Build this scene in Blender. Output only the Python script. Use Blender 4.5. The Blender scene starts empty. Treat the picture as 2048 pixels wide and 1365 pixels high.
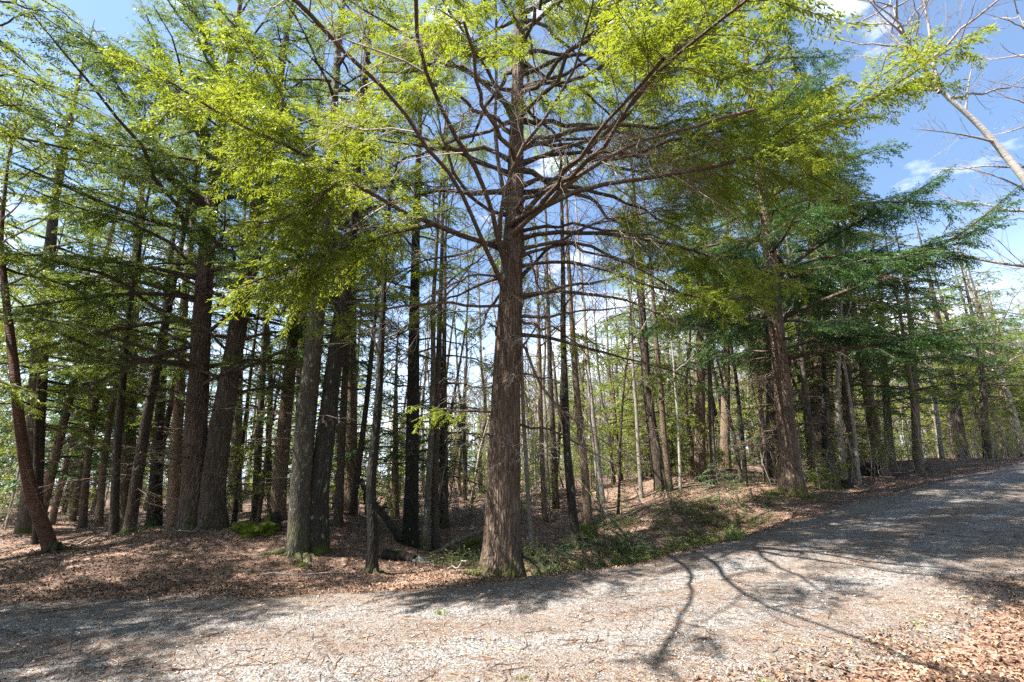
import bpy, math, random
import numpy as np
from mathutils import Vector

# ------------------------------------------------------------------ camera, sky, sun, exposure
SC = bpy.context.scene
COL = SC.collection
PITCH = math.radians(16.0); CAMZ = 1.6; FPX = 967.0
cam_d = bpy.data.cameras.new('camera'); cam = bpy.data.objects.new('camera', cam_d); COL.objects.link(cam)
cam_d.lens = 17.0; cam_d.sensor_width = 36.0; cam_d.clip_end = 2000; cam_d.clip_start = 0.05
cam.location = (0, 0, CAMZ); cam.rotation_euler = (math.pi/2 + PITCH, 0, 0)
SC.camera = cam
SUN_TO = Vector((-0.96, -0.28, 0)).normalized(); SUN_EL = math.radians(58)
SUN_DIR = Vector((SUN_TO.x*math.cos(SUN_EL), SUN_TO.y*math.cos(SUN_EL), math.sin(SUN_EL)))
sun_d = bpy.data.lights.new('sun', 'SUN'); sun = bpy.data.objects.new('sun', sun_d); COL.objects.link(sun)
sun_d.energy = 5.0; sun_d.angle = math.radians(0.5); sun_d.color = (1.0, 0.965, 0.90)
sun.rotation_euler = SUN_DIR.to_track_quat('Z', 'Y').to_euler(); sun.location = (0, 0, 40)
W = bpy.data.worlds.new('World'); SC.world = W; W.use_nodes = True
wn = W.node_tree; wn.nodes.clear()
sky = wn.nodes.new('ShaderNodeTexSky'); sky.sky_type = 'NISHITA'; sky.sun_disc = False
sky.sun_elevation = SUN_EL; sky.sun_rotation = math.atan2(SUN_TO.x, SUN_TO.y); sky.air_density = 1.0; sky.dust_density = 1.2; sky.ozone_density = 1.6
tc = wn.nodes.new('ShaderNodeTexCoord')
mp = wn.nodes.new('ShaderNodeMapping'); mp.inputs['Scale'].default_value = (1.3, 1.3, 3.2); mp.inputs['Location'].default_value = (5.4, 3.9, 0.9)
nz = wn.nodes.new('ShaderNodeTexNoise'); nz.inputs['Scale'].default_value = 1.7; nz.inputs['Detail'].default_value = 9; nz.inputs['Roughness'].default_value = 0.55
cr = wn.nodes.new('ShaderNodeValToRGB'); cr.color_ramp.elements[0].position = 0.57; cr.color_ramp.elements[1].position = 0.70
cmix = wn.nodes.new('ShaderNodeMixRGB'); cmix.inputs[2].default_value = (15, 15.4, 16, 1)
bg = wn.nodes.new('ShaderNodeBackground'); bg.inputs['Strength'].default_value = 0.05
wo = wn.nodes.new('ShaderNodeOutputWorld')
wn.links.new(tc.outputs['Generated'], mp.inputs['Vector']); wn.links.new(mp.outputs[0], nz.inputs['Vector'])
wn.links.new(nz.outputs['Fac'], cr.inputs[0]); wn.links.new(cr.outputs[0], cmix.inputs[0])
pale = wn.nodes.new('ShaderNodeMixRGB'); pale.inputs[2].default_value = (9, 10.4, 12.5, 1); sx = wn.nodes.new('ShaderNodeSeparateXYZ'); hr = wn.nodes.new('ShaderNodeMapRange'); hr.inputs['From Min'].default_value = .02; hr.inputs['From Max'].default_value = .55; hr.inputs['To Min'].default_value = .9; hr.inputs['To Max'].default_value = .08; hr.inputs['From Max'].default_value = .4; wn.links.new(tc.outputs['Generated'], sx.inputs[0]); wn.links.new(sx.outputs[2], hr.inputs[0]); wn.links.new(hr.outputs[0], pale.inputs[0])
tint = wn.nodes.new('ShaderNodeMixRGB'); tint.blend_type = 'MULTIPLY'; tint.inputs[0].default_value = 1; tint.inputs[2].default_value = (.78, 1.04, 1.22, 1); wn.links.new(sky.outputs[0], tint.inputs[1]); wn.links.new(tint.outputs[0], pale.inputs[1]); wn.links.new(pale.outputs[0], cmix.inputs[1]); wn.links.new(cmix.outputs[0], bg.inputs[0]); wn.links.new(bg.outputs[0], wo.inputs[0])
vs = SC.view_settings; vs.view_transform = 'Standard'; vs.look = 'None'; vs.exposure = 2.15; vs.gamma = 1.0; vs.use_curve_mapping = False
SC.cycles.max_bounces = 5; SC.cycles.diffuse_bounces = 1; SC.cycles.glossy_bounces = 2; SC.cycles.transmission_bounces = 3; SC.cycles.transparent_max_bounces = 4
SC.cycles.use_denoising = False

rng = np.random.default_rng(11); random.seed(5)

# ------------------------------------------------------------------ helpers: pixels, noise, terrain
def ray(px, py):
    X = (px-1024)/FPX; v = -(py-682.5)/FPX
    return np.array([X, math.cos(PITCH)-v*math.sin(PITCH), math.sin(PITCH)+v*math.cos(PITCH)])
def pt(px, py, Y):
    d = ray(px, py); t = Y/d[1]
    return np.array([d[0]*t, Y, CAMZ+d[2]*t])
def proj(p):
    x, y, z = p[0], p[1], p[2]-CAMZ
    f = y*math.cos(PITCH)+z*math.sin(PITCH); u = -y*math.sin(PITCH)+z*math.cos(PITCH)
    f = max(f, 0.01)
    return 1024+FPX*x/f, 682.5-FPX*u/f
def _hash(ix, iy, seed):
    n = (ix.astype(np.int64)*374761393 + iy.astype(np.int64)*668265263 + seed*1442695041) & 0x7fffffff
    n = ((n ^ (n >> 13))*1274126177) & 0x7fffffff
    return ((n ^ (n >> 16)) & 0xffff)/65535.0
def vnoise(x, y, seed=0):
    ix = np.floor(x); iy = np.floor(y); fx = x-ix; fy = y-iy
    fx = fx*fx*(3-2*fx); fy = fy*fy*(3-2*fy)
    a = _hash(ix, iy, seed); b = _hash(ix+1, iy, seed); c = _hash(ix, iy+1, seed); d = _hash(ix+1, iy+1, seed)
    return (a*(1-fx)+b*fx)*(1-fy)+(c*(1-fx)+d*fx)*fy*1.0
def fbm(x, y, seed=0, oct=4):
    s = 0; a = 0.5
    for o in range(oct):
        s = s+a*(vnoise(x*2**o, y*2**o, seed+o*7)-0.5); a *= 0.5
    return s*2
CL = np.array([(-90, 5.0), (-40, 4.9), (-20, 4.9), (-12, 5.0), (-7, 5.2), (-3.5, 5.35), (0, 6.1), (2, 6.95), (4, 8.0), (6, 9.2),
               (9, 11.0), (12, 12.8), (18, 16.3), (24, 19.6), (32, 23.2), (48, 28.5), (90, 38)], float)
SEG = np.hypot(*np.diff(CL, axis=0).T); CUM = np.concatenate([[0], np.cumsum(SEG)]); S0 = CUM[6]
def road_sd(x, y):
    """distance along the road (0 in front of the camera) and signed distance off its centre line (+ = wood side)"""
    x = np.asarray(x, float); y = np.asarray(y, float)
    best = np.full(x.shape, 1e9); S = np.zeros(x.shape); D = np.zeros(x.shape)
    for i in range(len(CL)-1):
        a, b = CL[i], CL[i+1]; d = b-a; L = SEG[i]; ux, uy = d/L
        t = np.clip((x-a[0])*ux+(y-a[1])*uy, 0, L)
        qx = a[0]+ux*t; qy = a[1]+uy*t; dist = np.hypot(x-qx, y-qy)
        sgn = np.where(ux*(y-qy)-uy*(x-qx) >= 0, 1, -1)
        m = dist < best
        best = np.where(m, dist, best); S = np.where(m, CUM[i]+t, S); D = np.where(m, dist*sgn, D)
    return S-S0, D
HS = np.array([-90, -20, -8, 0, 4, 8, 14, 20, 27, 34, 42, 60, 130.0])
HZ = np.array([-1.6, -.35, -.05, 0, .1, .45, 1.1, 1.75, 2.4, 2.75, 2.95, 3.1, 3.4])
def road_z(s):
    return (np.interp(s-.8, HS, HZ)+np.interp(s, HS, HZ)+np.interp(s+.8, HS, HZ))/3
HALF = 2.45
def gau(x, y, cx, cy, rx, ry, a): return a*np.exp(-(((x-cx)/rx)**2+((y-cy)/ry)**2))
def height(x, y):
    x = np.asarray(x, float); y = np.asarray(y, float)
    s, d = road_sd(x, y)
    z = road_z(s)*np.where(d > 0, 1/(1+np.maximum(d-3, 0)*0.004), 1)
    off = np.clip((np.abs(d)-HALF)/1.2, 0, 1)
    far = np.clip((d-HALF)/1.5, 0, 1)
    # ditch on the wood side from the big hemlock to the right
    z = z - 0.42*np.exp(-((d-3.7)/0.75)**2)*np.clip((s-0.5)/1.5, 0, 1)*np.clip((12-s)/4, 0, 1)
    z = z + gau(x, y, -8.0, 13.2, 3.6, 2.6, .42)+gau(x, y, -4.7, 12.6, 2.3, 1.9, .38)+gau(x, y, -5.6, 17.5, 3, 2.2, .55)
    z = z + gau(x, y, -1.2, 14.5, 2.2, 3.2, -.35)+gau(x, y, 6.2, 15.2, 2.6, 2.0, .42)+gau(x, y, -12, 12, 3, 3, .1)
    z = z + gau(x, y, 2.0, 15.5, 1.6, 2.6, -.25)+gau(x, y, 5, 24, 6, 5, .5)
    z = z + far*fbm(x*.23, y*.23, 3)*0.55*np.clip((d-HALF)/6, .25, 1) + off*fbm(x*1.1, y*1.1, 9, 4)*0.14
    z = z + 0.02*fbm(x*.8, y*.8, 21, 3)
    rise = np.clip((y-45)/60, 0, 1)
    z = z + rise*np.clip((x+22)/60, -.15, 1)*3.0
    return z
def hz(x, y): return float(height(np.array([x]), np.array([y]))[0])
def ground(px, Y):
    """ground point seen in pixel column px at distance Y"""
    x = (px-1024)/FPX*Y
    for _ in range(6):
        z = hz(x, Y); f = Y*math.cos(PITCH)+(z-CAMZ)*math.sin(PITCH); x = (px-1024)/FPX*f
    return np.array([x, Y, hz(x, Y)])

# ------------------------------------------------------------------ helpers: objects and meshes
def link(o, parent=None):
    COL.objects.link(o)
    if parent is not None: o.parent = parent
    return o
def empty(name, loc, label, cat, group=None):
    o = bpy.data.objects.new(name, None); o.empty_display_size = 0.3; o.location = Vector([float(v) for v in loc]); link(o)
    return tag(o, label, cat, group)
def tag(o, label, cat, group=None, kind=None):
    o['label'] = label
    if cat: o['category'] = cat
    if group: o['group'] = group
    if kind: o['kind'] = kind
    return o
def mesh(name, V, F, mat, parent=None, smooth=True):
    """V (n,3); F int array (m,3|4) or a list of such arrays"""
    if not isinstance(F, (list, tuple)): F = [F]
    F = [np.asarray(f, np.int32) for f in F if len(f)]
    me = bpy.data.meshes.new(name)
    me.vertices.add(len(V)); me.vertices.foreach_set('co', np.asarray(V, np.float32).ravel())
    nl = sum(f.size for f in F); nf = sum(len(f) for f in F)
    me.loops.add(nl); me.polygons.add(nf)
    me.loops.foreach_set('vertex_index', np.concatenate([f.ravel() for f in F]))
    tot = np.concatenate([np.full(len(f), f.shape[1], np.int32) for f in F])
    st = np.concatenate([[0], np.cumsum(tot)[:-1]]).astype(np.int32)
    me.polygons.foreach_set('loop_start', st); me.polygons.foreach_set('loop_total', tot)
    if smooth: me.polygons.foreach_set('use_smooth', np.ones(nf, bool))
    me.update(calc_edges=True)
    me.materials.append(mat)
    return link(bpy.data.objects.new(name, me), parent)
class Geo:
    def __init__(s): s.V = []; s.F = {3: [], 4: []}; s.n = 0
    def add(s, V, F):
        if len(V) == 0: return s
        s.V.append(V); s.F[F.shape[1]].append(F+s.n); s.n += len(V); return s
    def build(s, name, mat, parent=None, smooth=True, off=(0, 0, 0)):
        if s.n == 0: return None
        V = np.concatenate(s.V)-np.asarray(off, float)
        return mesh(name, V, [np.concatenate(f) for f in s.F.values() if f], mat, parent, smooth)
def build_multi(name, parts, parent=None, off=(0, 0, 0)):
    """one mesh out of several Geo, each with its own material slot"""
    parts = [p for p in parts if p[0].n]
    if not parts: return None
    V = []; F = []; mi = []; sm = []; n = 0
    for k, (g, mt, smooth) in enumerate(parts):
        V += g.V
        for f in g.F.values():
            if f: f = np.concatenate(f); F.append(f+n); mi.append(np.full(len(f), k)); sm.append(np.full(len(f), smooth))
        n += g.n
    o = mesh(name, np.concatenate(V)-np.asarray(off, float), F, parts[0][1], parent, False); me = o.data
    for g, mt, s_ in parts[1:]: me.materials.append(mt)
    me.polygons.foreach_set('material_index', np.concatenate(mi).astype(np.int32)); me.polygons.foreach_set('use_smooth', np.concatenate(sm).astype(bool)); me.update()
    return o
def nrm(a): return a/np.maximum(np.linalg.norm(a, axis=-1, keepdims=True), 1e-9)
def tubes(P, R, sides=4):
    """P (N,K,3) centre lines, R (N,K) radii"""
    N, K, _ = P.shape
    if N == 0: return np.zeros((0, 3)), np.zeros((0, 4), int)
    T = nrm(np.gradient(P, axis=1)); m = T.mean(axis=1)
    ref = np.where((np.abs(m[:, 2:3]) > .8), np.array([[1., 0, 0]]), np.array([[0, 0, 1.]]))[:, None, :]
    A = nrm(np.cross(T, ref)); B = np.cross(T, A)
    ang = np.arange(sides)*2*math.pi/sides
    V = P[:, :, None, :]+R[:, :, None, None]*(A[:, :, None, :]*np.cos(ang)[None, None, :, None]+B[:, :, None, :]*np.sin(ang)[None, None, :, None])
    i = np.arange(K-1)[:, None]*sides; j = np.arange(sides)[None]; j2 = (j+1) % sides
    f = np.stack([i+j, i+j2, i+sides+j2, i+sides+j], -1).reshape(-1, 4)
    F = (np.arange(N)[:, None, None]*K*sides+f[None]).reshape(-1, 4)
    return V.reshape(-1, 3), F
def resample(p, K):
    p = np.asarray(p, float); d = np.concatenate([[0], np.cumsum(np.linalg.norm(np.diff(p, axis=0), axis=1))])
    u = np.linspace(0, d[-1], K)
    q = np.stack([np.interp(u, d, p[:, k]) for k in range(3)], 1)
    if len(p) > 2:                      # soften the corners
        for _ in range(2): q[1:-1] = q[1:-1]*.5+(q[:-2]+q[2:])*.25
    return q
def plen(P): return np.linalg.norm(np.diff(P, axis=1), axis=2).sum(axis=1)
def children(P, counts, t0, t1, angle, length, K=4, droop=.15, roll=.25, up=None, alt=True, r=rng, wob=.06):
    """side branches of every polyline in P: returns polylines, t on the parent, parent index"""
    N, KP, _ = P.shape
    counts = np.asarray(counts, int); idx = np.repeat(np.arange(N), counts); M = len(idx)
    if M == 0: return np.zeros((0, K, 3)), np.zeros(0), idx
    start = np.cumsum(counts)-counts; j = np.arange(M)-start[idx]
    t = t0+(t1-t0)*((j+.5+r.uniform(-.4, .4, M))/counts[idx])
    u = np.clip(t*(KP-1), 0, KP-1.001); k = u.astype(int); fr = (u-k)[:, None]
    A = P[idx, k]; Bp = P[idx, k+1]; o = A*(1-fr)+Bp*fr; T = nrm(Bp-A)
    S = np.cross(T, np.array([0, 0, 1.])); S = np.where(np.linalg.norm(S, axis=1, keepdims=True) < .15, np.array([[1., 0, 0]]), S); S = nrm(S); Nn = np.cross(S, T)
    sg = np.where(j % 2 == 0, 1., -1.) if alt else np.ones(M)
    ro = r.normal(0, roll, M) if alt else r.uniform(0, 2*math.pi, M)
    ang = angle+r.normal(0, .16, M)
    side = S*(sg*np.cos(ro))[:, None]+Nn*np.sin(ro)[:, None]
    D = T*np.cos(ang)[:, None]+side*np.sin(ang)[:, None]
    L = length(t, idx) if callable(length) else np.full(M, length)
    D2 = nrm(D*.75+T*.35)
    v = np.linspace(0, 1, K)[None, :, None]
    W_ = r.normal(0, wob, (M, K, 3))*L[:, None, None]*np.linspace(0, 1, K)[None, :, None]
    Q = o[:, None]+L[:, None, None]*(D[:, None]*v*(1-.4*v)+D2[:, None]*.4*v*v)+W_
    Q[:, :, 2] -= (L*droop)[:, None]*(np.linspace(0, 1, K)**2)[None]
    return Q, t, idx
def strips(P, spacing, size, width, r=rng, tip=True, spread=.9):
    """needle-bearing twiglets: slim leaf-sized blades alternating along each polyline"""
    L = plen(P); c = np.maximum((L/spacing).astype(int), 2)
    Q, t, idx = children(P, c, .05, 1.02, spread, lambda t, i: size*(1.15-.55*t)*r.uniform(.7, 1.25, len(t)), K=2, droop=.18, roll=.35, r=r, wob=.05)
    a = Q[:, 0]; b = Q[:, 1]
    D = b-a; Nn = np.cross(D, r.normal(0, .55, D.shape)+np.array([0, 0, 1.])); S = nrm(np.cross(D, np.array([0, 0, 1.])+r.normal(0, .45, D.shape)))
    w = width*r.uniform(.7, 1.3, len(a))[:, None]*.5
    m = a+D*.5
    V = np.stack([a, m+S*w, b, m-S*w], 1).reshape(-1, 3)
    F = np.arange(len(a)*4).reshape(-1, 4)
    return V, F

# ------------------------------------------------------------------ materials
def new_mat(name):
    m = bpy.data.materials.new(name); m.use_nodes = True; nt = m.node_tree; nt.nodes.clear()
    out = nt.nodes.new('ShaderNodeOutputMaterial'); return m, nt, out
def N_(nt, t, **kw):
    n = nt.nodes.new(t)
    for k, v in kw.items():
        if k in n.inputs: n.inputs[k].default_value = v
        else: setattr(n, k, v)
    return n
def ramp(nt, fac, stops):
    n = nt.nodes.new('ShaderNodeValToRGB'); e = n.color_ramp.elements
    while len(e) < len(stops): e.new(.5)
    for el, (p, c) in zip(e, stops): el.position = p; el.color = (*c, 1)
    nt.links.new(fac, n.inputs[0]); return n.outputs[0]
def mixc(nt, fac, a, b, mode='MIX'):
    n = nt.nodes.new('ShaderNodeMixRGB'); n.blend_type = mode
    for i, v in enumerate((fac, a, b)):
        if hasattr(v, 'is_output'): nt.links.new(v, n.inputs[i])
        else: n.inputs[i].default_value = v if i == 0 else (*v, 1)
    return n.outputs[0]
def coords(nt, scale, rand=False, src='Object'):
    t = nt.nodes.new('ShaderNodeTexCoord'); mp_ = nt.nodes.new('ShaderNodeMapping'); mp_.inputs['Scale'].default_value = scale
    nt.links.new(t.outputs[src], mp_.inputs['Vector']); o = mp_.outputs[0]
    if rand:
        oi = nt.nodes.new('ShaderNodeObjectInfo'); ad = nt.nodes.new('ShaderNodeVectorMath'); ad.operation = 'MULTIPLY_ADD'
        ad.inputs[1].default_value = (37, 53, 19); ad.inputs[2].default_value = (0, 0, 0)
        nt.links.new(oi.outputs['Random'], ad.inputs[0]); a2 = nt.nodes.new('ShaderNodeVectorMath'); nt.links.new(o, a2.inputs[0]); nt.links.new(ad.outputs[0], a2.inputs[1]); o = a2.outputs[0]
    return o
def noise(nt, vec, scale, detail=4, rough=.55, dist=0):
    n = nt.nodes.new('ShaderNodeTexNoise'); n.inputs['Scale'].default_value = scale; n.inputs['Detail'].default_value = detail
    n.inputs['Roughness'].default_value = rough; n.inputs['Distortion'].default_value = dist; nt.links.new(vec, n.inputs['Vector']); return n.outputs['Fac']
def bark(name, dark, light, furrow=1.0, scale=22, patch=None, patch_pos=.58, moss=0.0, moss_h=.6, bands=False, bumpd=.03):
    m, nt, out = new_mat(name)
    v = coords(nt, (1, 1, 1.0 if bands else .13), True)
    if bands: v = coords(nt, (.25, .25, 1.6), True)
    vo = nt.nodes.new('ShaderNodeTexVoronoi'); vo.feature = 'DISTANCE_TO_EDGE'; vo.inputs['Scale'].default_value = scale
    wv = coords(nt, (1, 1, .3), True); wz = noise(nt, wv, 6, 3)
    dm = nt.nodes.new('ShaderNodeVectorMath'); dm.operation = 'MULTIPLY_ADD'; cmb = nt.nodes.new('ShaderNodeCombineXYZ')
    for i in range(3): nt.links.new(wz, cmb.inputs[i])
    dm.inputs[1].default_value = (.12, .12, .12); nt.links.new(cmb.outputs[0], dm.inputs[0]); nt.links.new(v, dm.inputs[2])
    nt.links.new(dm.outputs[0], vo.inputs['Vector'])
    n1 = noise(nt, v, scale*1.1, 3, .6)
    rd = nt.nodes.new('ShaderNodeMath'); rd.operation = 'MULTIPLY'; rd.inputs[1].default_value = 3.2; rd.use_clamp = True; nt.links.new(vo.outputs['Distance'], rd.inputs[0])
    hgt = nt.nodes.new('ShaderNodeMath'); hgt.operation = 'MULTIPLY_ADD'; hgt.inputs[1].default_value = .55*furrow; nt.links.new(rd.outputs[0], hgt.inputs[0]); nt.links.new(n1, hgt.inputs[2])
    mid = tuple((a+b)/2 for a, b in zip(dark, light))
    c = ramp(nt, hgt.outputs[0], [(.30, dark), (.62, mid), (1.0, light)])
    big = noise(nt, coords(nt, (1, 1, .5), True), 2.2, 4)
    c = mixc(nt, ramp(nt, big, [(.4, (0, 0, 0)), (.65, (.5, .5, .5))]), c, tuple(x*.62 for x in mid))
    if patch:
        pn = noise(nt, coords(nt, (1, 1, .6), True), 9, 6, .7)
        c = mixc(nt, ramp(nt, pn, [(patch_pos-.03, (0, 0, 0)), (patch_pos+.03, (.85, .85, .85))]), c, patch)
    if moss:
        sp = nt.nodes.new('ShaderNodeSeparateXYZ'); t = nt.nodes.new('ShaderNodeTexCoord'); nt.links.new(t.outputs['Object'], sp.inputs[0])
        mr = nt.nodes.new('ShaderNodeMapRange'); mr.inputs['From Min'].default_value = 0; mr.inputs['From Max'].default_value = moss_h; mr.inputs['To Min'].default_value = .26*moss; mr.inputs['To Max'].default_value = -.05
        nt.links.new(sp.outputs[2], mr.inputs[0]); mn = noise(nt, coords(nt, (1, 1, .7), True), 5, 5, .7)
        ad = nt.nodes.new('ShaderNodeMath'); nt.links.new(mr.outputs[0], ad.inputs[0]); nt.links.new(mn, ad.inputs[1])
        c = mixc(nt, ramp(nt, ad.outputs[0], [(.60, (0, 0, 0)), (.68, (.9, .9, .9))]), c, (.06, .07, .012))
    oi = nt.nodes.new('ShaderNodeObjectInfo'); rv = nt.nodes.new('ShaderNodeMapRange'); rv.inputs['To Min'].default_value = .72; rv.inputs['To Max'].default_value = 1.3; nt.links.new(oi.outputs['Random'], rv.inputs[0]); cb_ = nt.nodes.new('ShaderNodeCombineXYZ')
    for i in range(3): nt.links.new(rv.outputs[0], cb_.inputs[i])
    c = mixc(nt, 1.0, c, cb_.outputs[0], 'MULTIPLY')
    b = N_(nt, 'ShaderNodeBsdfPrincipled', Roughness=.88); b.inputs['Specular IOR Level'].default_value = .2
    nt.links.new(c, b.inputs['Base Color'])
    bp = nt.nodes.new('ShaderNodeBump'); bp.inputs['Strength'].default_value = 1.0; bp.inputs['Distance'].default_value = bumpd; nt.links.new(hgt.outputs[0], bp.inputs['Height']); nt.links.new(bp.outputs[0], b.inputs['Normal'])
    nt.links.new(b.outputs[0], out.inputs[0]); return m
def foliage(name, stops, trans=.4, tcol=(.20, .30, .03), gl=.35):
    m, nt, out = new_mat(name)
    g = nt.nodes.new('ShaderNodeNewGeometry'); oi = nt.nodes.new('ShaderNodeObjectInfo')
    pn = noise(nt, coords(nt, (1, 1, 1)), 1.1, 3)
    a = nt.nodes.new('ShaderNodeMath'); a.operation = 'MULTIPLY_ADD'; a.inputs[1].default_value = .7; nt.links.new(g.outputs['Random Per Island'], a.inputs[0])
    b_ = nt.nodes.new('ShaderNodeMath'); b_.operation = 'MULTIPLY_ADD'; b_.inputs[1].default_value = .9; b_.inputs[2].default_value = -.35; nt.links.new(pn, b_.inputs[0]); nt.links.new(b_.outputs[0], a.inputs[2])
    c2 = nt.nodes.new('ShaderNodeMath'); c2.operation = 'MULTIPLY_ADD'; c2.inputs[1].default_value = .18; nt.links.new(oi.outputs['Random'], c2.inputs[0]); nt.links.new(a.outputs[0], c2.inputs[2])
    c = ramp(nt, c2.outputs[0], stops)
    p = N_(nt, 'ShaderNodeBsdfPrincipled', Roughness=.5); p.inputs['Specular IOR Level'].default_value = gl; nt.links.new(c, p.inputs['Base Color'])
    tr = nt.nodes.new('ShaderNodeBsdfTranslucent'); nt.links.new(mixc(nt, .55, c, tcol), tr.inputs[0])
    mx = nt.nodes.new('ShaderNodeMixShader'); mx.inputs[0].default_value = trans; nt.links.new(p.outputs[0], mx.inputs[1]); nt.links.new(tr.outputs[0], mx.inputs[2])
    nt.links.new(mx.outputs[0], out.inputs[0]); return m
def plain(name, col, col2=None, rough=.9, scale=20):
    m, nt, out = new_mat(name); b = N_(nt, 'ShaderNodeBsdfPrincipled', Roughness=rough); b.inputs['Specular IOR Level'].default_value = .2
    c = ramp(nt, noise(nt, coords(nt, (1, 1, .5), True), scale, 5, .65), [(.35, col), (.65, col2 or tuple(x*1.6 for x in col))])
    nt.links.new(c, b.inputs['Base Color']); nt.links.new(b.outputs[0], out.inputs[0]); return m

M = {}
M['hemlock_bark'] = bark('hemlock_bark', (.032, .021, .015), (.20, .14, .10), 1.25, 17, moss=.72, moss_h=.9, bumpd=.04)
M['double_bark'] = bark('double_bark', (.016, .012, .009), (.12, .09, .065), 1.1, 18, patch=(.26, .28, .21), patch_pos=.66, moss=.6, moss_h=.7, bumpd=.03)
M['lichen_bark'] = bark('lichen_bark', (.022, .018, .013), (.145, .122, .09), .9, 26, patch=(.27, .29, .22), patch_pos=.60, moss=.6, moss_h=1.0)
M['black_bark'] = bark('black_bark', (.010, .009, .008), (.055, .048, .036), 1.0, 26, patch=(.20, .25, .16), patch_pos=.62, moss=.6)
M['dark_bark'] = bark('dark_bark', (.022, .017, .013), (.12, .092, .068), 1.0, 30, patch=(.15, .14, .04), patch_pos=.68, moss=.5)
M['brown_bark'] = bark('brown_bark', (.05, .035, .024), (.26, .185, .125), .9, 34, patch=(.25, .24, .17), patch_pos=.66, moss=.6)
M['pale_bark'] = bark('pale_bark', (.14, .115, .09), (.46, .41, .34), .5, 40, patch=(.18, .16, .11), patch_pos=.62, moss=.7)
M['cherry_bark'] = bark('cherry_bark', (.025, .012, .008), (.17, .085, .05), 1.2, 20, bands=True, moss=0)
M['birch_bark'] = bark('birch_bark', (.42, .36, .31), (.88, .83, .76), .35, 18, bands=True, patch=(.07, .055, .045), patch_pos=.67, bumpd=.006)
M['limb_bark'] = bark('limb_bark', (.035, .025, .018), (.19, .14, .105), .8, 30, patch=(.22, .25, .15), patch_pos=.66)
M['twig'] = plain('twig', (.085, .06, .046), (.20, .15, .115))
M['pale_twig'] = plain('pale_twig', (.16, .125, .10), (.34, .28, .24))
M['dark_limb'] = plain('dark_limb', (.035, .026, .02), (.13, .10, .075))
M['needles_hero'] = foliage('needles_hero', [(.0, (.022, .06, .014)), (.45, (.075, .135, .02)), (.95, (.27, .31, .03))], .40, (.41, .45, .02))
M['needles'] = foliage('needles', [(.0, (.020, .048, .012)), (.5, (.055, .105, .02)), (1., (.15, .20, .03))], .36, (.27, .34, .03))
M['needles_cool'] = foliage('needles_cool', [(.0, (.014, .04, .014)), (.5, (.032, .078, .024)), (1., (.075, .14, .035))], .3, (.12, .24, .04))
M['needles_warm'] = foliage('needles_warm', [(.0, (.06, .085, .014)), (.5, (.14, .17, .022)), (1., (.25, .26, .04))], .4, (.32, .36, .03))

def litter_mat(name, soil=False):
    m, nt, out = new_mat(name)
    v = coords(nt, (1, 1, 1)); dn = nt.nodes.new('ShaderNodeTexNoise'); dn.inputs['Scale'].default_value = 9; dn.inputs['Detail'].default_value = 3; nt.links.new(v, dn.inputs['Vector'])
    dm = nt.nodes.new('ShaderNodeVectorMath'); dm.operation = 'MULTIPLY_ADD'; dm.inputs[1].default_value = (.16, .16, .16); nt.links.new(dn.outputs['Color'], dm.inputs[0]); nt.links.new(v, dm.inputs[2])
    vo = nt.nodes.new('ShaderNodeTexVoronoi'); vo.inputs['Scale'].default_value = 15; nt.links.new(dm.outputs[0], vo.inputs['Vector'])
    vo2 = nt.nodes.new('ShaderNodeTexVoronoi'); vo2.inputs['Scale'].default_value = 37; nt.links.new(dm.outputs[0], vo2.inputs['Vector'])
    s1 = nt.nodes.new('ShaderNodeSeparateColor'); nt.links.new(vo.outputs['Color'], s1.inputs[0]); s2 = nt.nodes.new('ShaderNodeSeparateColor'); nt.links.new(vo2.outputs['Color'], s2.inputs[0])
    c1 = ramp(nt, s1.outputs[0], [(0, (.04, .02, .014)), (.35, (.10, .058, .04)), (.7, (.20, .125, .09)), (1, (.34, .23, .17))])
    c2 = ramp(nt, s2.outputs[1], [(0, (.04, .022, .015)), (.5, (.17, .10, .07)), (1, (.38, .27, .20))])
    c = mixc(nt, .45, c1, c2)
    big = noise(nt, v, .55, 5)
    c = mixc(nt, ramp(nt, big, [(.52, (0, 0, 0)), (.66, (.65, .65, .65))]), c, (.075, .045, .03))
    fine = noise(nt, v, 120, 4, .7); c = mixc(nt, .5, c, ramp(nt, fine, [(.3, (.35, .35, .35)), (.7, (1.5, 1.5, 1.5))]), 'MULTIPLY')
    b = N_(nt, 'ShaderNodeBsdfPrincipled', Roughness=.8); b.inputs['Specular IOR Level'].default_value = .25; nt.links.new(c, b.inputs['Base Color'])
    hh = nt.nodes.new('ShaderNodeMath'); hh.operation = 'MULTIPLY_ADD'; hh.inputs[1].default_value = .6; nt.links.new(s1.outputs[1], hh.inputs[0]); nt.links.new(s2.outputs[2], hh.inputs[2])
    bp = nt.nodes.new('ShaderNodeBump'); bp.inputs['Distance'].default_value = .03; bp.inputs['Strength'].default_value = .8; nt.links.new(hh.outputs[0], bp.inputs['Height']); nt.links.new(bp.outputs[0], b.inputs['Normal'])
    nt.links.new(b.outputs[0], out.inputs[0]); return m
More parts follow.
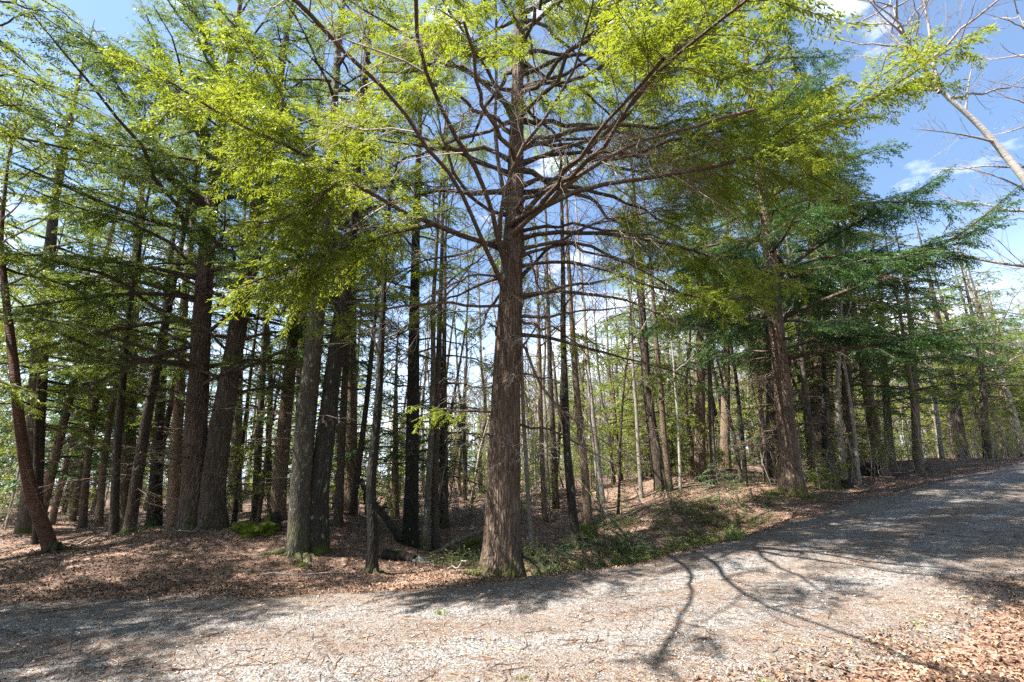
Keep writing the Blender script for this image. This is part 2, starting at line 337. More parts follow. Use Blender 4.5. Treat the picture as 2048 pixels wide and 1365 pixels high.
def gravel_mat():
    m, nt, out = new_mat('gravel_road')
    v = coords(nt, (1, 1, 1)); vo = nt.nodes.new('ShaderNodeTexVoronoi'); vo.inputs['Scale'].default_value = 52; nt.links.new(v, vo.inputs['Vector'])
    s = nt.nodes.new('ShaderNodeSeparateColor'); nt.links.new(vo.outputs['Color'], s.inputs[0])
    c = ramp(nt, s.outputs[0], [(0, (.05, .047, .044)), (.5, (.155, .148, .14)), (1, (.36, .35, .335))])
    c = mixc(nt, ramp(nt, noise(nt, v, 160, 4, .7), [(.35, (0, 0, 0)), (.7, (.75, .75, .75))]), c, (.195, .188, .18))
    la = nt.nodes.new('ShaderNodeAttribute'); la.attribute_name = 'lane'; ad_ = nt.nodes.new('ShaderNodeMath'); ad_.operation = 'MULTIPLY_ADD'; ad_.inputs[1].default_value = .20; nt.links.new(la.outputs['Fac'], ad_.inputs[0])
    deb0 = noise(nt, coords(nt, (1, 1.7, 1)), .9, 6, .7); nt.links.new(deb0, ad_.inputs[2]); sb_ = nt.nodes.new('ShaderNodeMath'); sb_.operation = 'SUBTRACT'; sb_.inputs[1].default_value = .10; nt.links.new(ad_.outputs[0], sb_.inputs[0]); deb = sb_.outputs[0]
    c = mixc(nt, ramp(nt, deb, [(.36, (0, 0, 0)), (.62, (.85, .85, .85))]), c, (.15, .118, .095))
    fn = noise(nt, v, 46, 5, .75); c = mixc(nt, ramp(nt, fn, [(.50, (0, 0, 0)), (.64, (.55, .55, .55))]), c, (.12, .075, .05))
    b = N_(nt, 'ShaderNodeBsdfPrincipled', Roughness=.85); b.inputs['Specular IOR Level'].default_value = .25; nt.links.new(c, b.inputs['Base Color'])
    hh = nt.nodes.new('ShaderNodeMath'); hh.operation = 'MULTIPLY_ADD'; hh.inputs[1].default_value = -.8; nt.links.new(vo.outputs['Distance'], hh.inputs[0]); nt.links.new(noise(nt, v, 14, 5, .7), hh.inputs[2])
    bp = nt.nodes.new('ShaderNodeBump'); bp.inputs['Distance'].default_value = .022; bp.inputs['Strength'].default_value = .9; nt.links.new(hh.outputs[0], bp.inputs['Height']); nt.links.new(bp.outputs[0], b.inputs['Normal'])
    nt.links.new(b.outputs[0], out.inputs[0]); return m
def island_mat(name, stops, rough=.7, trans=0):
    m, nt, out = new_mat(name); g = nt.nodes.new('ShaderNodeNewGeometry')
    nn_ = noise(nt, coords(nt, (1, 1, 1)), .9, 5, .65); m1 = nt.nodes.new('ShaderNodeMath'); m1.operation = 'MULTIPLY_ADD'; m1.inputs[1].default_value = 1.1; m1.inputs[2].default_value = -.50; nt.links.new(nn_, m1.inputs[0])
    m2 = nt.nodes.new('ShaderNodeMath'); m2.operation = 'MULTIPLY_ADD'; m2.inputs[1].default_value = .92; nt.links.new(g.outputs['Random Per Island'], m2.inputs[0]); nt.links.new(m1.outputs[0], m2.inputs[2])
    c = ramp(nt, m2.outputs[0], stops)
    b = N_(nt, 'ShaderNodeBsdfPrincipled', Roughness=rough); b.inputs['Specular IOR Level'].default_value = .3; nt.links.new(c, b.inputs['Base Color']); nt.links.new(b.outputs[0], out.inputs[0]); return m
M['litter'] = litter_mat('litter'); M['gravel'] = gravel_mat()
M['leaf'] = island_mat('dead_leaf', [(0, (.03, .014, .009)), (.3, (.085, .042, .026)), (.6, (.19, .10, .055)), (.85, (.32, .185, .105)), (1, (.50, .35, .23))], .6)
M['pebble'] = island_mat('pebble', [(0, (.08, .075, .07)), (.5, (.24, .23, .22)), (.85, (.40, .39, .375)), (1, (.62, .61, .60))], .75)
M['moss'] = plain('moss', (.03, .04, .006), (.13, .15, .015), .95, 14)
M['rock'] = plain('rock', (.07, .068, .06), (.26, .27, .24), .85, 9)
M['log'] = plain('log', (.06, .045, .032), (.24, .19, .14), .9, 12)
M['charred'] = plain('charred', (.012, .010, .008), (.05, .04, .03), .95, 10)
M['grass'] = island_mat('grass_blade', [(0, (.06, .12, .02)), (.5, (.14, .22, .03)), (1, (.30, .28, .12))], .7)

# ------------------------------------------------------------------ ground and road
def sheet():
    n = 460; u = np.linspace(-1, 1, n); X = 1.5+7*np.sinh(4.05*u); Y = 9+7*np.sinh(4.05*u)
    gx, gy = np.meshgrid(X, Y); x = gx.ravel(); y = gy.ravel(); s, d = road_sd(x, y)
    z = height(x, y)-0.07*np.clip((HALF-.35-np.abs(d))/.4, 0, 1)
    i = np.arange(n-1)[:, None]*n+np.arange(n-1)[None]; F = np.stack([i, i+1, i+n+1, i+n], -1).reshape(-1, 4)
    o = mesh('ground', np.stack([x, y, z], 1), F, M['litter']); tag(o, 'woodland floor of dead brown leaves rising to the right beside the road', None, None, 'structure')
sheet()
def road_top(x, y, dw, h):
    ed = np.abs(dw)-HALF+fbm(x*.9, y*.9, 33, 4)*.45+.1
    return h+.03-.11*np.clip((ed+.1)/.5, 0, 1)**1.5-.02*np.exp(-((np.abs(dw)-.8)/.3)**2)+.012*fbm(x*3, y*3, 51, 3)
def lay(x, y, up=0.0): h = height(x, y); return np.maximum(h-.01, road_top(x, y, road_sd(x, y)[1], h))+up
def road_sheet():
    ss = np.concatenate([np.arange(-70, -12, .6), np.arange(-12, 22, .10), np.arange(22, 80, .5)]); dd = np.linspace(-HALF-.6, HALF+.6, 61)
    cx = np.interp(ss+S0, CUM, CL[:, 0]); cy = np.interp(ss+S0, CUM, CL[:, 1])
    for _ in range(6): cx[1:-1] = (cx[:-2]+cx[1:-1]*2+cx[2:])/4; cy[1:-1] = (cy[:-2]+cy[1:-1]*2+cy[2:])/4
    tx = np.gradient(cx); ty = np.gradient(cy); l = np.hypot(tx, ty); nx = -ty/l; ny = tx/l
    x = (cx[:, None]+nx[:, None]*dd[None]).ravel(); y = (cy[:, None]+ny[:, None]*dd[None]).ravel()
    d = np.broadcast_to(np.abs(dd)[None], (len(ss), len(dd))).ravel()
    dw = np.broadcast_to(dd[None], (len(ss), len(dd))).ravel()
    z = road_top(x, y, dw, height(x, y))
    n = len(dd); i = np.arange(len(ss)-1)[:, None]*n+np.arange(n-1)[None]; F = np.stack([i, i+1, i+n+1, i+n], -1).reshape(-1, 4)[:, ::-1]
    o = mesh('road', np.stack([x, y, z], 1), F, M['gravel']); at = o.data.attributes.new('lane', 'FLOAT', 'POINT'); at.data.foreach_set('value', np.clip(1-1.2*np.exp(-((np.abs(dw+.25*fbm(x*.3, y*.3, 5, 2))-.85)/.38)**2), 0, 1).astype(np.float32)); tag(o, 'grey gravel lane climbing to the right between leaf covered verges', None, None, 'structure')
road_sheet()
def scatter_leaves():
    r = np.random.default_rng(3)
    y = r.uniform(0, 1, 420000)**1.6*24+2.2; x = r.uniform(-1.25, 1.25, len(y))*(y+2)
    s, d = road_sd(x, y); patch = fbm(x*.7, y*.7, 77, 4)
    keep = np.where(d > HALF-.25, .8, np.where(d < -(HALF-1.5), .03+.8*np.clip((-d-(HALF-1.1)+patch*1.3)/1.1, 0, 1)**1.3, .035+.10*np.clip(patch*3, 0, 1)))
    keep = np.where((np.abs(d) < HALF-.25), np.maximum(keep, .5*np.exp(-(HALF-.2-np.abs(d))/.35)), keep)
    m = r.uniform(0, 1, len(x)) < keep; x = x[m]; y = y[m]; d = d[m]; n = len(x)
    a = r.uniform(0, 2*math.pi, n); L = r.uniform(.018, .050, n)*np.where(d < -1.2, .9, 1); w = L*r.uniform(.35, .7, n)
    L *= np.where(np.abs(d) < HALF-.4, .6, 1); w *= np.where(np.abs(d) < HALF-.4, .6, 1)
    tilt = r.normal(0, .38, n); D = np.stack([np.cos(a)*np.cos(tilt), np.sin(a)*np.cos(tilt), np.sin(tilt)], 1)
    S = nrm(np.cross(D, np.stack([r.normal(0, .4, n), r.normal(0, .4, n), np.ones(n)], 1))); U = np.cross(S, D)
    c = np.stack([x, y, lay(x, y, .012)+np.abs(np.sin(tilt))*L*.45], 1); cur = (r.uniform(-.3, .7, n)*w)[:, None]*U
    h = (L*.5)[:, None]*D; q = S*(w*.5)[:, None]
    V = np.stack([c-h, c-h*.35+q+cur, c+h*.45+q*.75+cur, c+h, c+h*.4-q*.8+cur, c-h*.4-q+cur], 1).reshape(-1, 3)
    b = np.arange(n)[:, None]*6
    F = np.concatenate([b+np.array([[0, 1, 2, 3]]), b+np.array([[0, 3, 4, 5]])])
    o = mesh('leaf_litter', V, F, M['leaf'], smooth=False); tag(o, 'loose dead beech and maple leaves scattered over the forest floor and verge', 'leaf litter', None, 'stuff')
scatter_leaves()
def scatter_stones():
    r = np.random.default_rng(4); n = 62000
    y = r.uniform(0, 1, n)**1.5*7+2.6; x = r.uniform(-1.3, 1.3, n)*(y+1); s, d = road_sd(x, y)
    m = (np.abs(d) < HALF+.2+r.normal(0, .2, n)) | ((d < -HALF+.4) & (x < 1.0) & (r.uniform(0, 1, n) < .6)); x = x[m]; y = y[m]; n = len(x)
    sz = np.clip(r.lognormal(-5.05, .42, n), .003, .024); base = np.array([[1, 0, 0], [-1, 0, 0], [0, 1, 0], [0, -1, 0], [0, 0, 1], [0, 0, -1.]])
    B = base[None]*r.uniform(.6, 1.3, (n, 6, 1))+r.normal(0, .15, (n, 6, 3)); B[:, :, 2] *= .65
    a = r.uniform(0, 6.28, n); ca = np.cos(a)[:, None]; sa = np.sin(a)[:, None]
    X = B[:, :, 0]*ca-B[:, :, 1]*sa; Y2 = B[:, :, 0]*sa+B[:, :, 1]*ca
    V = np.stack([X, Y2, B[:, :, 2]], 2)*sz[:, None, None]+np.stack([x, y, lay(x, y)+sz*.3], 1)[:, None]
    f = np.array([[0, 2, 4], [2, 1, 4], [1, 3, 4], [3, 0, 4], [2, 0, 5], [1, 2, 5], [3, 1, 5], [0, 3, 5]])
    F = (np.arange(n)[:, None, None]*6+f[None]).reshape(-1, 3)
    o = mesh('gravel', V.reshape(-1, 3), F, M['pebble'], smooth=False); tag(o, 'loose grey gravel stones on the road surface', 'gravel', None, 'stuff')
scatter_stones()
def scatter_needles():
    r = np.random.default_rng(8); n = 60000
    y = r.uniform(0, 1, n)**1.5*10+2.5; x = r.uniform(-1.25, 1.25, n)*(y+1)
    a = r.uniform(0, 6.28, n); L = r.uniform(.02, .09, n)*np.where(r.uniform(0, 1, n) < .06, 3, 1); k = r.normal(0, .3, n)
    c = np.stack([x, y, lay(x, y, .008)], 1); D = np.stack([np.cos(a), np.sin(a), r.normal(0, .08, n)], 1); D2 = np.stack([np.cos(a+k), np.sin(a+k), r.normal(0, .1, n)], 1)
    P = np.stack([c-D*(L*.5)[:, None], c, c+D2*(L*.5)[:, None]], 1); P[:, :, 2] = np.maximum(P[:, :, 2], c[:, 2:3])
    R = np.repeat((.0010+L*.013)[:, None], 3, 1); V, F = tubes(P, R, 3)
    o = mesh('fallen_twigs', V, F, M['leaf']); tag(o, 'tiny fallen twigs and hemlock needles strewn on the road and leaves', 'twig litter', None, 'stuff')
scatter_needles()

# ------------------------------------------------------------------ trees
def trunk_tube(path, radii, sides=12, rings=40, flare=.0, lobes=5, seed=0, rough=.05, sink=.25):
    """path (n,3) world; radii [(height fraction of length, r)]; roots flare at the foot"""
    r = np.random.default_rng(seed); p = np.asarray(path, float)
    p = np.concatenate([[p[0]-np.array([0, 0, sink])], p]); q = resample(p, rings)
    d = np.concatenate([[0], np.cumsum(np.linalg.norm(np.diff(q, axis=0), axis=1))])-sink
    rr = np.interp(d, [a for a, b in radii], [b for a, b in radii]); T = nrm(np.gradient(q, axis=0)); ref = np.array([1., 0, 0])
    A = nrm(np.cross(np.cross(T, ref), T)); B = np.cross(T, A); ang = np.arange(sides)*2*math.pi/sides
    r0 = radii[0][1]; ph = r.uniform(0, 6.28); lob = (.55+.45*np.cos(lobes*ang+ph)+.25*np.cos(3*ang+ph*2)); fl = flare*np.exp(-np.maximum(d, -.1)/(r0*1.0))
    n1 = r.uniform(0, 9); nn = vnoise(ang[None]*0+np.cos(ang)[None]*2.2+n1+d[:, None]*.5, np.sin(ang)[None]*2.2+d[:, None]*.9, seed)-.5
    fine = vnoise(ang[None]*sides*.45+0*d[:, None], d[:, None]*2.2+0*ang[None], seed+3)-.5
    R = rr[:, None]*(1+rough*2*nn+rough*1.2*fine)+r0*fl[:, None]*np.maximum(lob, .1)[None]
    V = q[:, None]+R[:, :, None]*(A[:, None]*np.cos(ang)[None, :, None]+B[:, None]*np.sin(ang)[None, :, None])
    i = np.arange(rings-1)[:, None]*sides; j = np.arange(sides)[None]; j2 = (j+1) % sides
    F = np.stack([i+j, i+j2, i+sides+j2, i+sides+j], -1).reshape(-1, 4)
    return V.reshape(-1, 3), F
def limb_r(r0, K, tip=.006):
    v = r0*(1-np.linspace(0, 1, K))**.75*.96+tip; v[0] *= 1.5; v[1:] *= 1+rng.uniform(-.12, .14, K-1); return v
FULL = dict(sec=.12, ter=.06, lf=.020, size=.095, width=.021)
MID = dict(sec=.17, ter=.09, lf=.031, size=.12, width=.027)
LOW = dict(sec=.27, ter=.15, lf=.050, size=.19, width=.048)
def branch_out(limbs, live, q, r, wood, leaf, dead=None, long=.38, droop=.28, twigr=1.0, deadn=.6, roll=.3):
    """limbs (N,K,3); live (N,) fraction of the limb where green foliage starts"""
    if len(limbs) == 0: return
    L = plen(limbs); live = np.asarray(live, float)
    cnt = np.maximum((L/q['sec']).astype(int), 2)
    sec, t, idx = children(limbs, cnt, .10, 1.0, .95, lambda t, i: np.clip((.16+long*L[i]*np.clip(1.03-t, 0, 1)**.8*np.clip(t*2.2, .35, 1))*r.uniform(.55, 1.25, len(t)), .15, 1.9), K=5, droop=droop, roll=roll, r=r)
    isl = t > live[idx]+r.normal(0, .09, len(t))
    SL = plen(sec); R = (.0028+SL*.0065)[:, None]*np.linspace(1, .25, 5)[None]*twigr
    dd = ~isl & (r.uniform(0, 1, len(t)) < deadn)
    V, F = tubes(sec[isl], R[isl], 3); wood.add(V, F)
    if dd.any():
        ds = sec[dd]; V, F = tubes(ds, R[dd]*.9, 3); (dead or wood).add(V, F)
        dt, _, di = children(ds, np.maximum((plen(ds)/(q['ter']*1.5)).astype(int), 1), .15, 1, .8, lambda t, i: plen(ds)[i]*.42*r.uniform(.5, 1.2, len(t)), K=3, droop=.1, roll=.9, r=r, wob=.1)
        V, F = tubes(dt, np.repeat(np.array([[.0035, .0028, .0012]])*twigr, len(dt), 0), 3); (dead or wood).add(V, F)
    ls = sec[isl]
    if len(ls):
        l2 = plen(ls); ter, tt, ti = children(ls, np.maximum((l2/q['ter']).astype(int), 2), .12, 1, .85, lambda t, i: np.clip(l2[i]*.42*(1.1-t)*r.uniform(.6, 1.3, len(t)), .06, .55), K=3, droop=.25, roll=.35, r=r)
        leaf.add(*strips(ter, q['lf'], q['size'], q['width'], r)); leaf.add(*strips(ls[:, 1:], q['lf'], q['size'], q['width'], r))
def limbs_px(specs, K=11):
    P = [resample([pt(*p) for p in s['p']], K) for s in specs]
    return np.stack(P)
def whorl(base_path, H, hs, lens, rise, az=None, curve=.3, K=9, r=rng, start_r=.05):
    """procedural limbs: heights hs (m above foot), lengths, rise angle at the trunk"""
    n = len(hs); path = np.asarray(base_path, float); zz = path[:, 2]-path[0, 2]
    o = np.stack([np.interp(hs, zz, path[:, k]) for k in range(3)], 1)
    a = az if az is not None else np.arange(n)*2.399+r.uniform(-.4, .4, n)
    D = np.stack([np.cos(a)*np.cos(rise), np.sin(a)*np.cos(rise), np.sin(rise)], 1); u = np.linspace(0, 1, K)[None, :, None]
    P = o[:, None]+D[:, None]*u*lens[:, None, None]
    P[:, :, 2] -= (curve*lens)[:, None]*(np.linspace(0, 1, K)**1.8)[None]
    P[:, 1:] += np.cumsum(r.normal(0, .022, (n, K-1, 3)), 1)*lens[:, None, None]*.8
    return P

# ---- the big hemlock in the middle
def seg(*p): return dict(p=p)
def hero():
    r = np.random.default_rng(101)
    b = ground(1004, 10.0)
    root = empty('hemlock_tree', b, 'broad furrowed brown hemlock with mossy foot, alone at the road edge in the middle', 'tree')
    pp = [b]+[pt(x, y, 10.0+dy) for x, y, dy in ((1006, 1000, 0), (1011, 820, .03), (1021, 600, .05), (1029, 420, .1), (1033, 270, .1), (1036, 140, .1), (1040, 0, .1))]
    top = pp[-1]+np.array([.1, .1, 22-(pp[-1][2]-b[2])]); pp.append(top)
    V, F = trunk_tube(pp, [(0, .36), (1.2, .345), (2.5, .325), (5, .275), (8.5, .20), (11, .16), (15, .10), (22, .015)], 44, 150, .62, 5, 7, .05)
    mesh('trunk', V-b, F, M['hemlock_bark'], root)
    A = 10.05
    S = [
     dict(p=[(1012, 500, A), (975, 488, 9.7), (930, 467, 9.3), (850, 436, 8.7), (770, 398, 8.2), (690, 340, 7.7), (600, 285, 7.2), (500, 238, 6.7), (400, 168, 6.2), (290, 95, 5.8)], r=.062, l=.34),
     dict(p=[(870, 448, 8.85), (780, 468, 8.3), (690, 500, 7.8), (600, 535, 7.3), (500, 580, 6.9), (440, 600, 6.6)], r=.035, l=.05),
     dict(p=[(690, 340, 7.7), (640, 400, 7.3), (560, 440, 6.9), (470, 450, 6.5)], r=.03, l=.02),
     dict(p=[(600, 285, 7.2), (540, 180, 6.9), (470, 80, 6.6), (420, 10, 6.3)], r=.03, l=.05),
     dict(p=[(1022, 350, A), (985, 335, 9.9), (940, 322, 9.7), (890, 292, 9.4), (800, 270, 9.2), (705, 268, 8.9), (600, 230, 8.5)], r=.055, l=.6),
     dict(p=[(1010, 520, A), (985, 500, 9.7), (990, 430, 9.3), (1003, 365, 9.0), (1040, 300, 8.6), (1085, 245, 8.2), (1125, 190, 7.9), (1158, 100, 7.5), (1180, 0, 7.0), (1190, -120, 6.4)], r=.05, l=.62),
     dict(p=[(1015, 430, A), (990, 425, 9.8), (950, 410, 9.5), (920, 370, 9.3), (903, 330, 9.1), (885, 250, 8.9), (878, 190, 8.8)], r=.045, l=1.2),
     dict(p=[(1015, 420, A), (998, 370, 9.8), (995, 250, 9.6), (990, 120, 9.2), (985, 0, 8.8), (975, -150, 8.2)], r=.05, l=.55),
     dict(p=[(1030, 250, A), (1000, 190, 9.8), (940, 80, 9.3), (880, 0, 8.8), (820, -120, 8.2)], r=.05, l=.3),
     dict(p=[(1030, 220, A), (940, 150, 9.6), (830, 80, 9.0), (740, 20, 8.5), (600, -60, 7.8)], r=.05, l=.35),
     dict(p=[(1008, 690, A), (985, 665, 9.7), (958, 655, 9.5)], r=.028, l=1.5),
     dict(p=[(1000, 830, A), (950, 828, 9.9), (880, 832, 9.6), (820, 826, 9.3)], r=.022, l=.35),
     dict(p=[(1005, 870, A), (970, 860, 9.8), (930, 876, 9.6)], r=.02, l=1.3),
     dict(p=[(1010, 610, A), (960, 612, 9.6), (880, 600, 9.0), (760, 620, 8.2), (640, 660, 7.4)], r=.03, l=.75),
     dict(p=[(1010, 560, A), (950, 545, 9.7), (880, 560, 9.2), (820, 600, 8.8)], r=.028, l=.9),
     dict(p=[(1038, 450, A), (1055, 430, 9.9), (1090, 405, 9.7), (1160, 380, 9.4), (1260, 370, 9.0), (1350, 362, 8.6), (1460, 342, 8.2), (1540, 322, 7.9), (1640, 275, 7.5), (1750, 240, 7.1), (1830, 180, 6.8), (1930, 125, 6.5), (1990, 80, 6.3)], r=.058, l=.45),
     dict(p=[(1035, 480, A), (1060, 470, 9.9), (1150, 460, 9.7), (1240, 463, 9.4), (1310, 480, 9.2), (1400, 492, 8.9), (1500, 528, 8.6), (1600, 560, 8.3)], r=.05, l=.55),
     dict(p=[(1035, 500, A), (1065, 492, 9.9), (1150, 480, 10.0), (1220, 520, 10.1), (1290, 545, 10.2), (1380, 600, 10.3), (1450, 640, 10.3)], r=.042, l=.6),
     dict(p=[(1035, 535, A), (1070, 530, 9.8), (1150, 515, 9.5), (1230, 545, 9.2), (1330, 575, 8.9), (1450, 590, 8.5), (1550, 590, 8.2)], r=.04, l=.6),
     dict(p=[(1033, 590, A), (1080, 590, 9.8), (1150, 572, 9.5), (1200, 555, 9.2), (1260, 525, 8.9)], r=.042, l=1.0),
     dict(p=[(1033, 600, A), (1100, 585, 9.9), (1180, 580, 9.7), (1260, 597, 9.4), (1330, 625, 9.1), (1410, 668, 8.8)], r=.045, l=1.1),
     dict(p=[(1032, 636, A), (1080, 632, 9.9), (1150, 631, 9.8), (1215, 628, 9.7), (1275, 622, 9.6)], r=.036, l=1.5),
     dict(p=[(1032, 670, A), (1100, 672, 10.0), (1180, 685, 10.1), (1250, 708, 10.2), (1340, 728, 10.2), (1410, 760, 10.2)], r=.036, l=.8),
     dict(p=[(1037, 440, A), (1090, 380, 9.7), (1150, 330, 9.3), (1230, 262, 8.8), (1290, 190, 8.4), (1360, 130, 8.0), (1420, 60, 7.6), (1465, -10, 7.3), (1520, -130, 6.7)], r=.055, l=.6),
     dict(p=[(1040, 330, A), (1090, 300, 10.0), (1180, 290, 10.0), (1260, 235, 10.0), (1310, 160, 9.9), (1350, 60, 9.6), (1390, -20, 9.3)], r=.05, l=.45),
     dict(p=[(1040, 300, A), (1100, 280, 10.3), (1200, 268, 10.6), (1300, 268, 10.8), (1380, 265, 11)], r=.05, l=.5),
     dict(p=[(1030, 745, A), (1080, 757, 9.8), (1130, 768, 9.6)], r=.022, l=1.4),
     dict(p=[(1032, 680, A), (1062, 700, 9.9), (1075, 755, 9.8), (1115, 810, 9.6), (1170, 850, 9.4), (1240, 895, 9.2), (1285, 915, 9.1)], r=.03, l=1.3),
     dict(p=[(1030, 850, A), (1090, 862, 9.9), (1160, 895, 9.6), (1230, 930, 9.3)], r=.02, l=1.1),
     dict(p=[(1035, 560, A), (1090, 500, 10.5), (1200, 440, 11.2), (1330, 420, 11.8), (1450, 430, 12.2)], r=.04, l=.6),
     # limbs reaching out over the road towards the camera
    ]
    # four heavy, nearly bare limbs reaching over the road towards the camera
    OV = [([(-.15, 10, 6.3), (-.5, 8.8, 7.1), (-1.04, 7.2, 7.4), (-1.4, 5.8, 7.65), (-1.26, 4.67, 7.6), (-.64, 2.9, 7.4)], .055), ([(-.15, 10, 5.6), (-.8, 8.3, 6.5), (-1.08, 7.4, 6.8), (-2.0, 5.4, 7.0), (-2.8, 3.5, 7.0)], .05),
          ([(-.1, 10, 7.2), (.6, 8.8, 7.0), (1.2, 7.5, 7.2), (1.7, 6.5, 7.5), (2.06, 5.3, 7.4)], .062), ([(-.1, 10, 6.9), (.82, 8.7, 7.3), (1.9, 7.6, 7.6), (3.1, 6.9, 7.6), (4.0, 6.6, 7.6)], .06)]
    S += [dict(p=None, r=c_, l=.93) for _, c_ in OV]
    P = np.concatenate([limbs_px([q_ for q_ in S if q_['p']], 13), np.stack([resample(o_, 13) for o_, _ in OV])]); R = np.stack([limb_r(s['r'], 13) for s in S]); R[-4:] = np.maximum(R[-4:], .028)
    # crown above the picture and behind
    n = 50; hs = np.linspace(8.2, 21, n)+r.uniform(-.2, .2, n); Lh = (5.6*(1-(hs-8.2)/14)**.8+.3)*r.uniform(.75, 1.15, n)
    P2 = whorl(pp, 22, hs, Lh, .16+r.uniform(-.2, .2, n), None, .26, 13, r); R2 = np.stack([limb_r(.02+.007*l, 13) for l in Lh])
    hs3 = np.array([5.2, 5.9, 6.6, 7.0, 7.5, 4.6, 6.2, 7.3]); a3 = np.array([.9, 1.9, .4, 2.6, 1.3, 1.6, 2.3, .1]); L3 = np.array([4.2, 3.6, 4.6, 3.9, 4.5, 2.8, 4, 4.6])
    P3 = whorl(pp, 22, hs3, L3, np.full(8, .15), a3, .2, 13, r); R3 = np.stack([limb_r(.04, 13) for l in L3])
    n4 = 11; hs4 = np.linspace(7.8, 14.5, n4); P4 = whorl(pp, 22, hs4, (7.4-.28*(hs4-7.8))*r.uniform(.85, 1.1, n4), np.full(n4, .2), np.resize([-.85, -.45, -.1, .25], n4)+r.uniform(-.15, .15, n4), .24, 13, r); R4 = np.stack([limb_r(.05, 13)]*n4)
    k_ = np.cumsum(r.normal(0, .03, (len(P), 12, 3)), 1)*np.array([1, .6, 1]); k_[-4:] *= 1.5; P[:, 1:] += k_
    PA = np.concatenate([P, P2, P3, P4]); RA = np.concatenate([R, R2, R3, R4])
    for a, c in zip(PA, RA):
        V, F = tubes(a[None], c[None], 8); mesh('limb', V-b, F, M['limb_bark'], root)
    live = [s['l'] for s in S]+[.42+.2*max(0, 1-(h-8)/4) for h in hs]+[.55]*8+[.5]*n4
    wood, leaf, dead = Geo(), Geo(), Geo()
    q = dict(FULL); branch_out(P[:4], live[:4], dict(FULL, sec=.085, ter=.07), r, wood, leaf, dead, long=.40, droop=.35, roll=.8)
    branch_out(P[4:-4], live[4:len(S)-4], q, r, wood, leaf, dead, deadn=.6, roll=.5)
    branch_out(P[-4:], live[len(S)-4:len(S)], dict(FULL, sec=.28), r, wood, leaf, dead, deadn=.4, roll=.6, twigr=1.5)
    branch_out(np.concatenate([P2, P3, P4]), live[len(S):], dict(FULL, sec=.14, ter=.07), r, wood, leaf, dead, deadn=.12)
    build_multi('crown', [(wood, M['twig'], True), (dead, M['pale_twig'], True), (leaf, M['needles_hero'], False)], root, b)
    # short dead twigs and knots on the lower bole
    g = Geo(); hh = r.uniform(2.2, 7.5, 60); s0 = whorl(pp, 22, hh, r.uniform(.5, 1.3, 60), r.uniform(-.5, .5, 60), r.uniform(0, 6.28, 60), .2, 5, r)
    V, F = tubes(s0, np.repeat(np.array([[.010, .008, .006, .005, .003]]), 60, 0), 4); g.add(V, F); branch_out(s0, [2]*60, FULL, r, g, Geo(), g, long=.5, deadn=1); g.build('dead_twigs', M['pale_twig'], root, off=b)
    return root
hero()

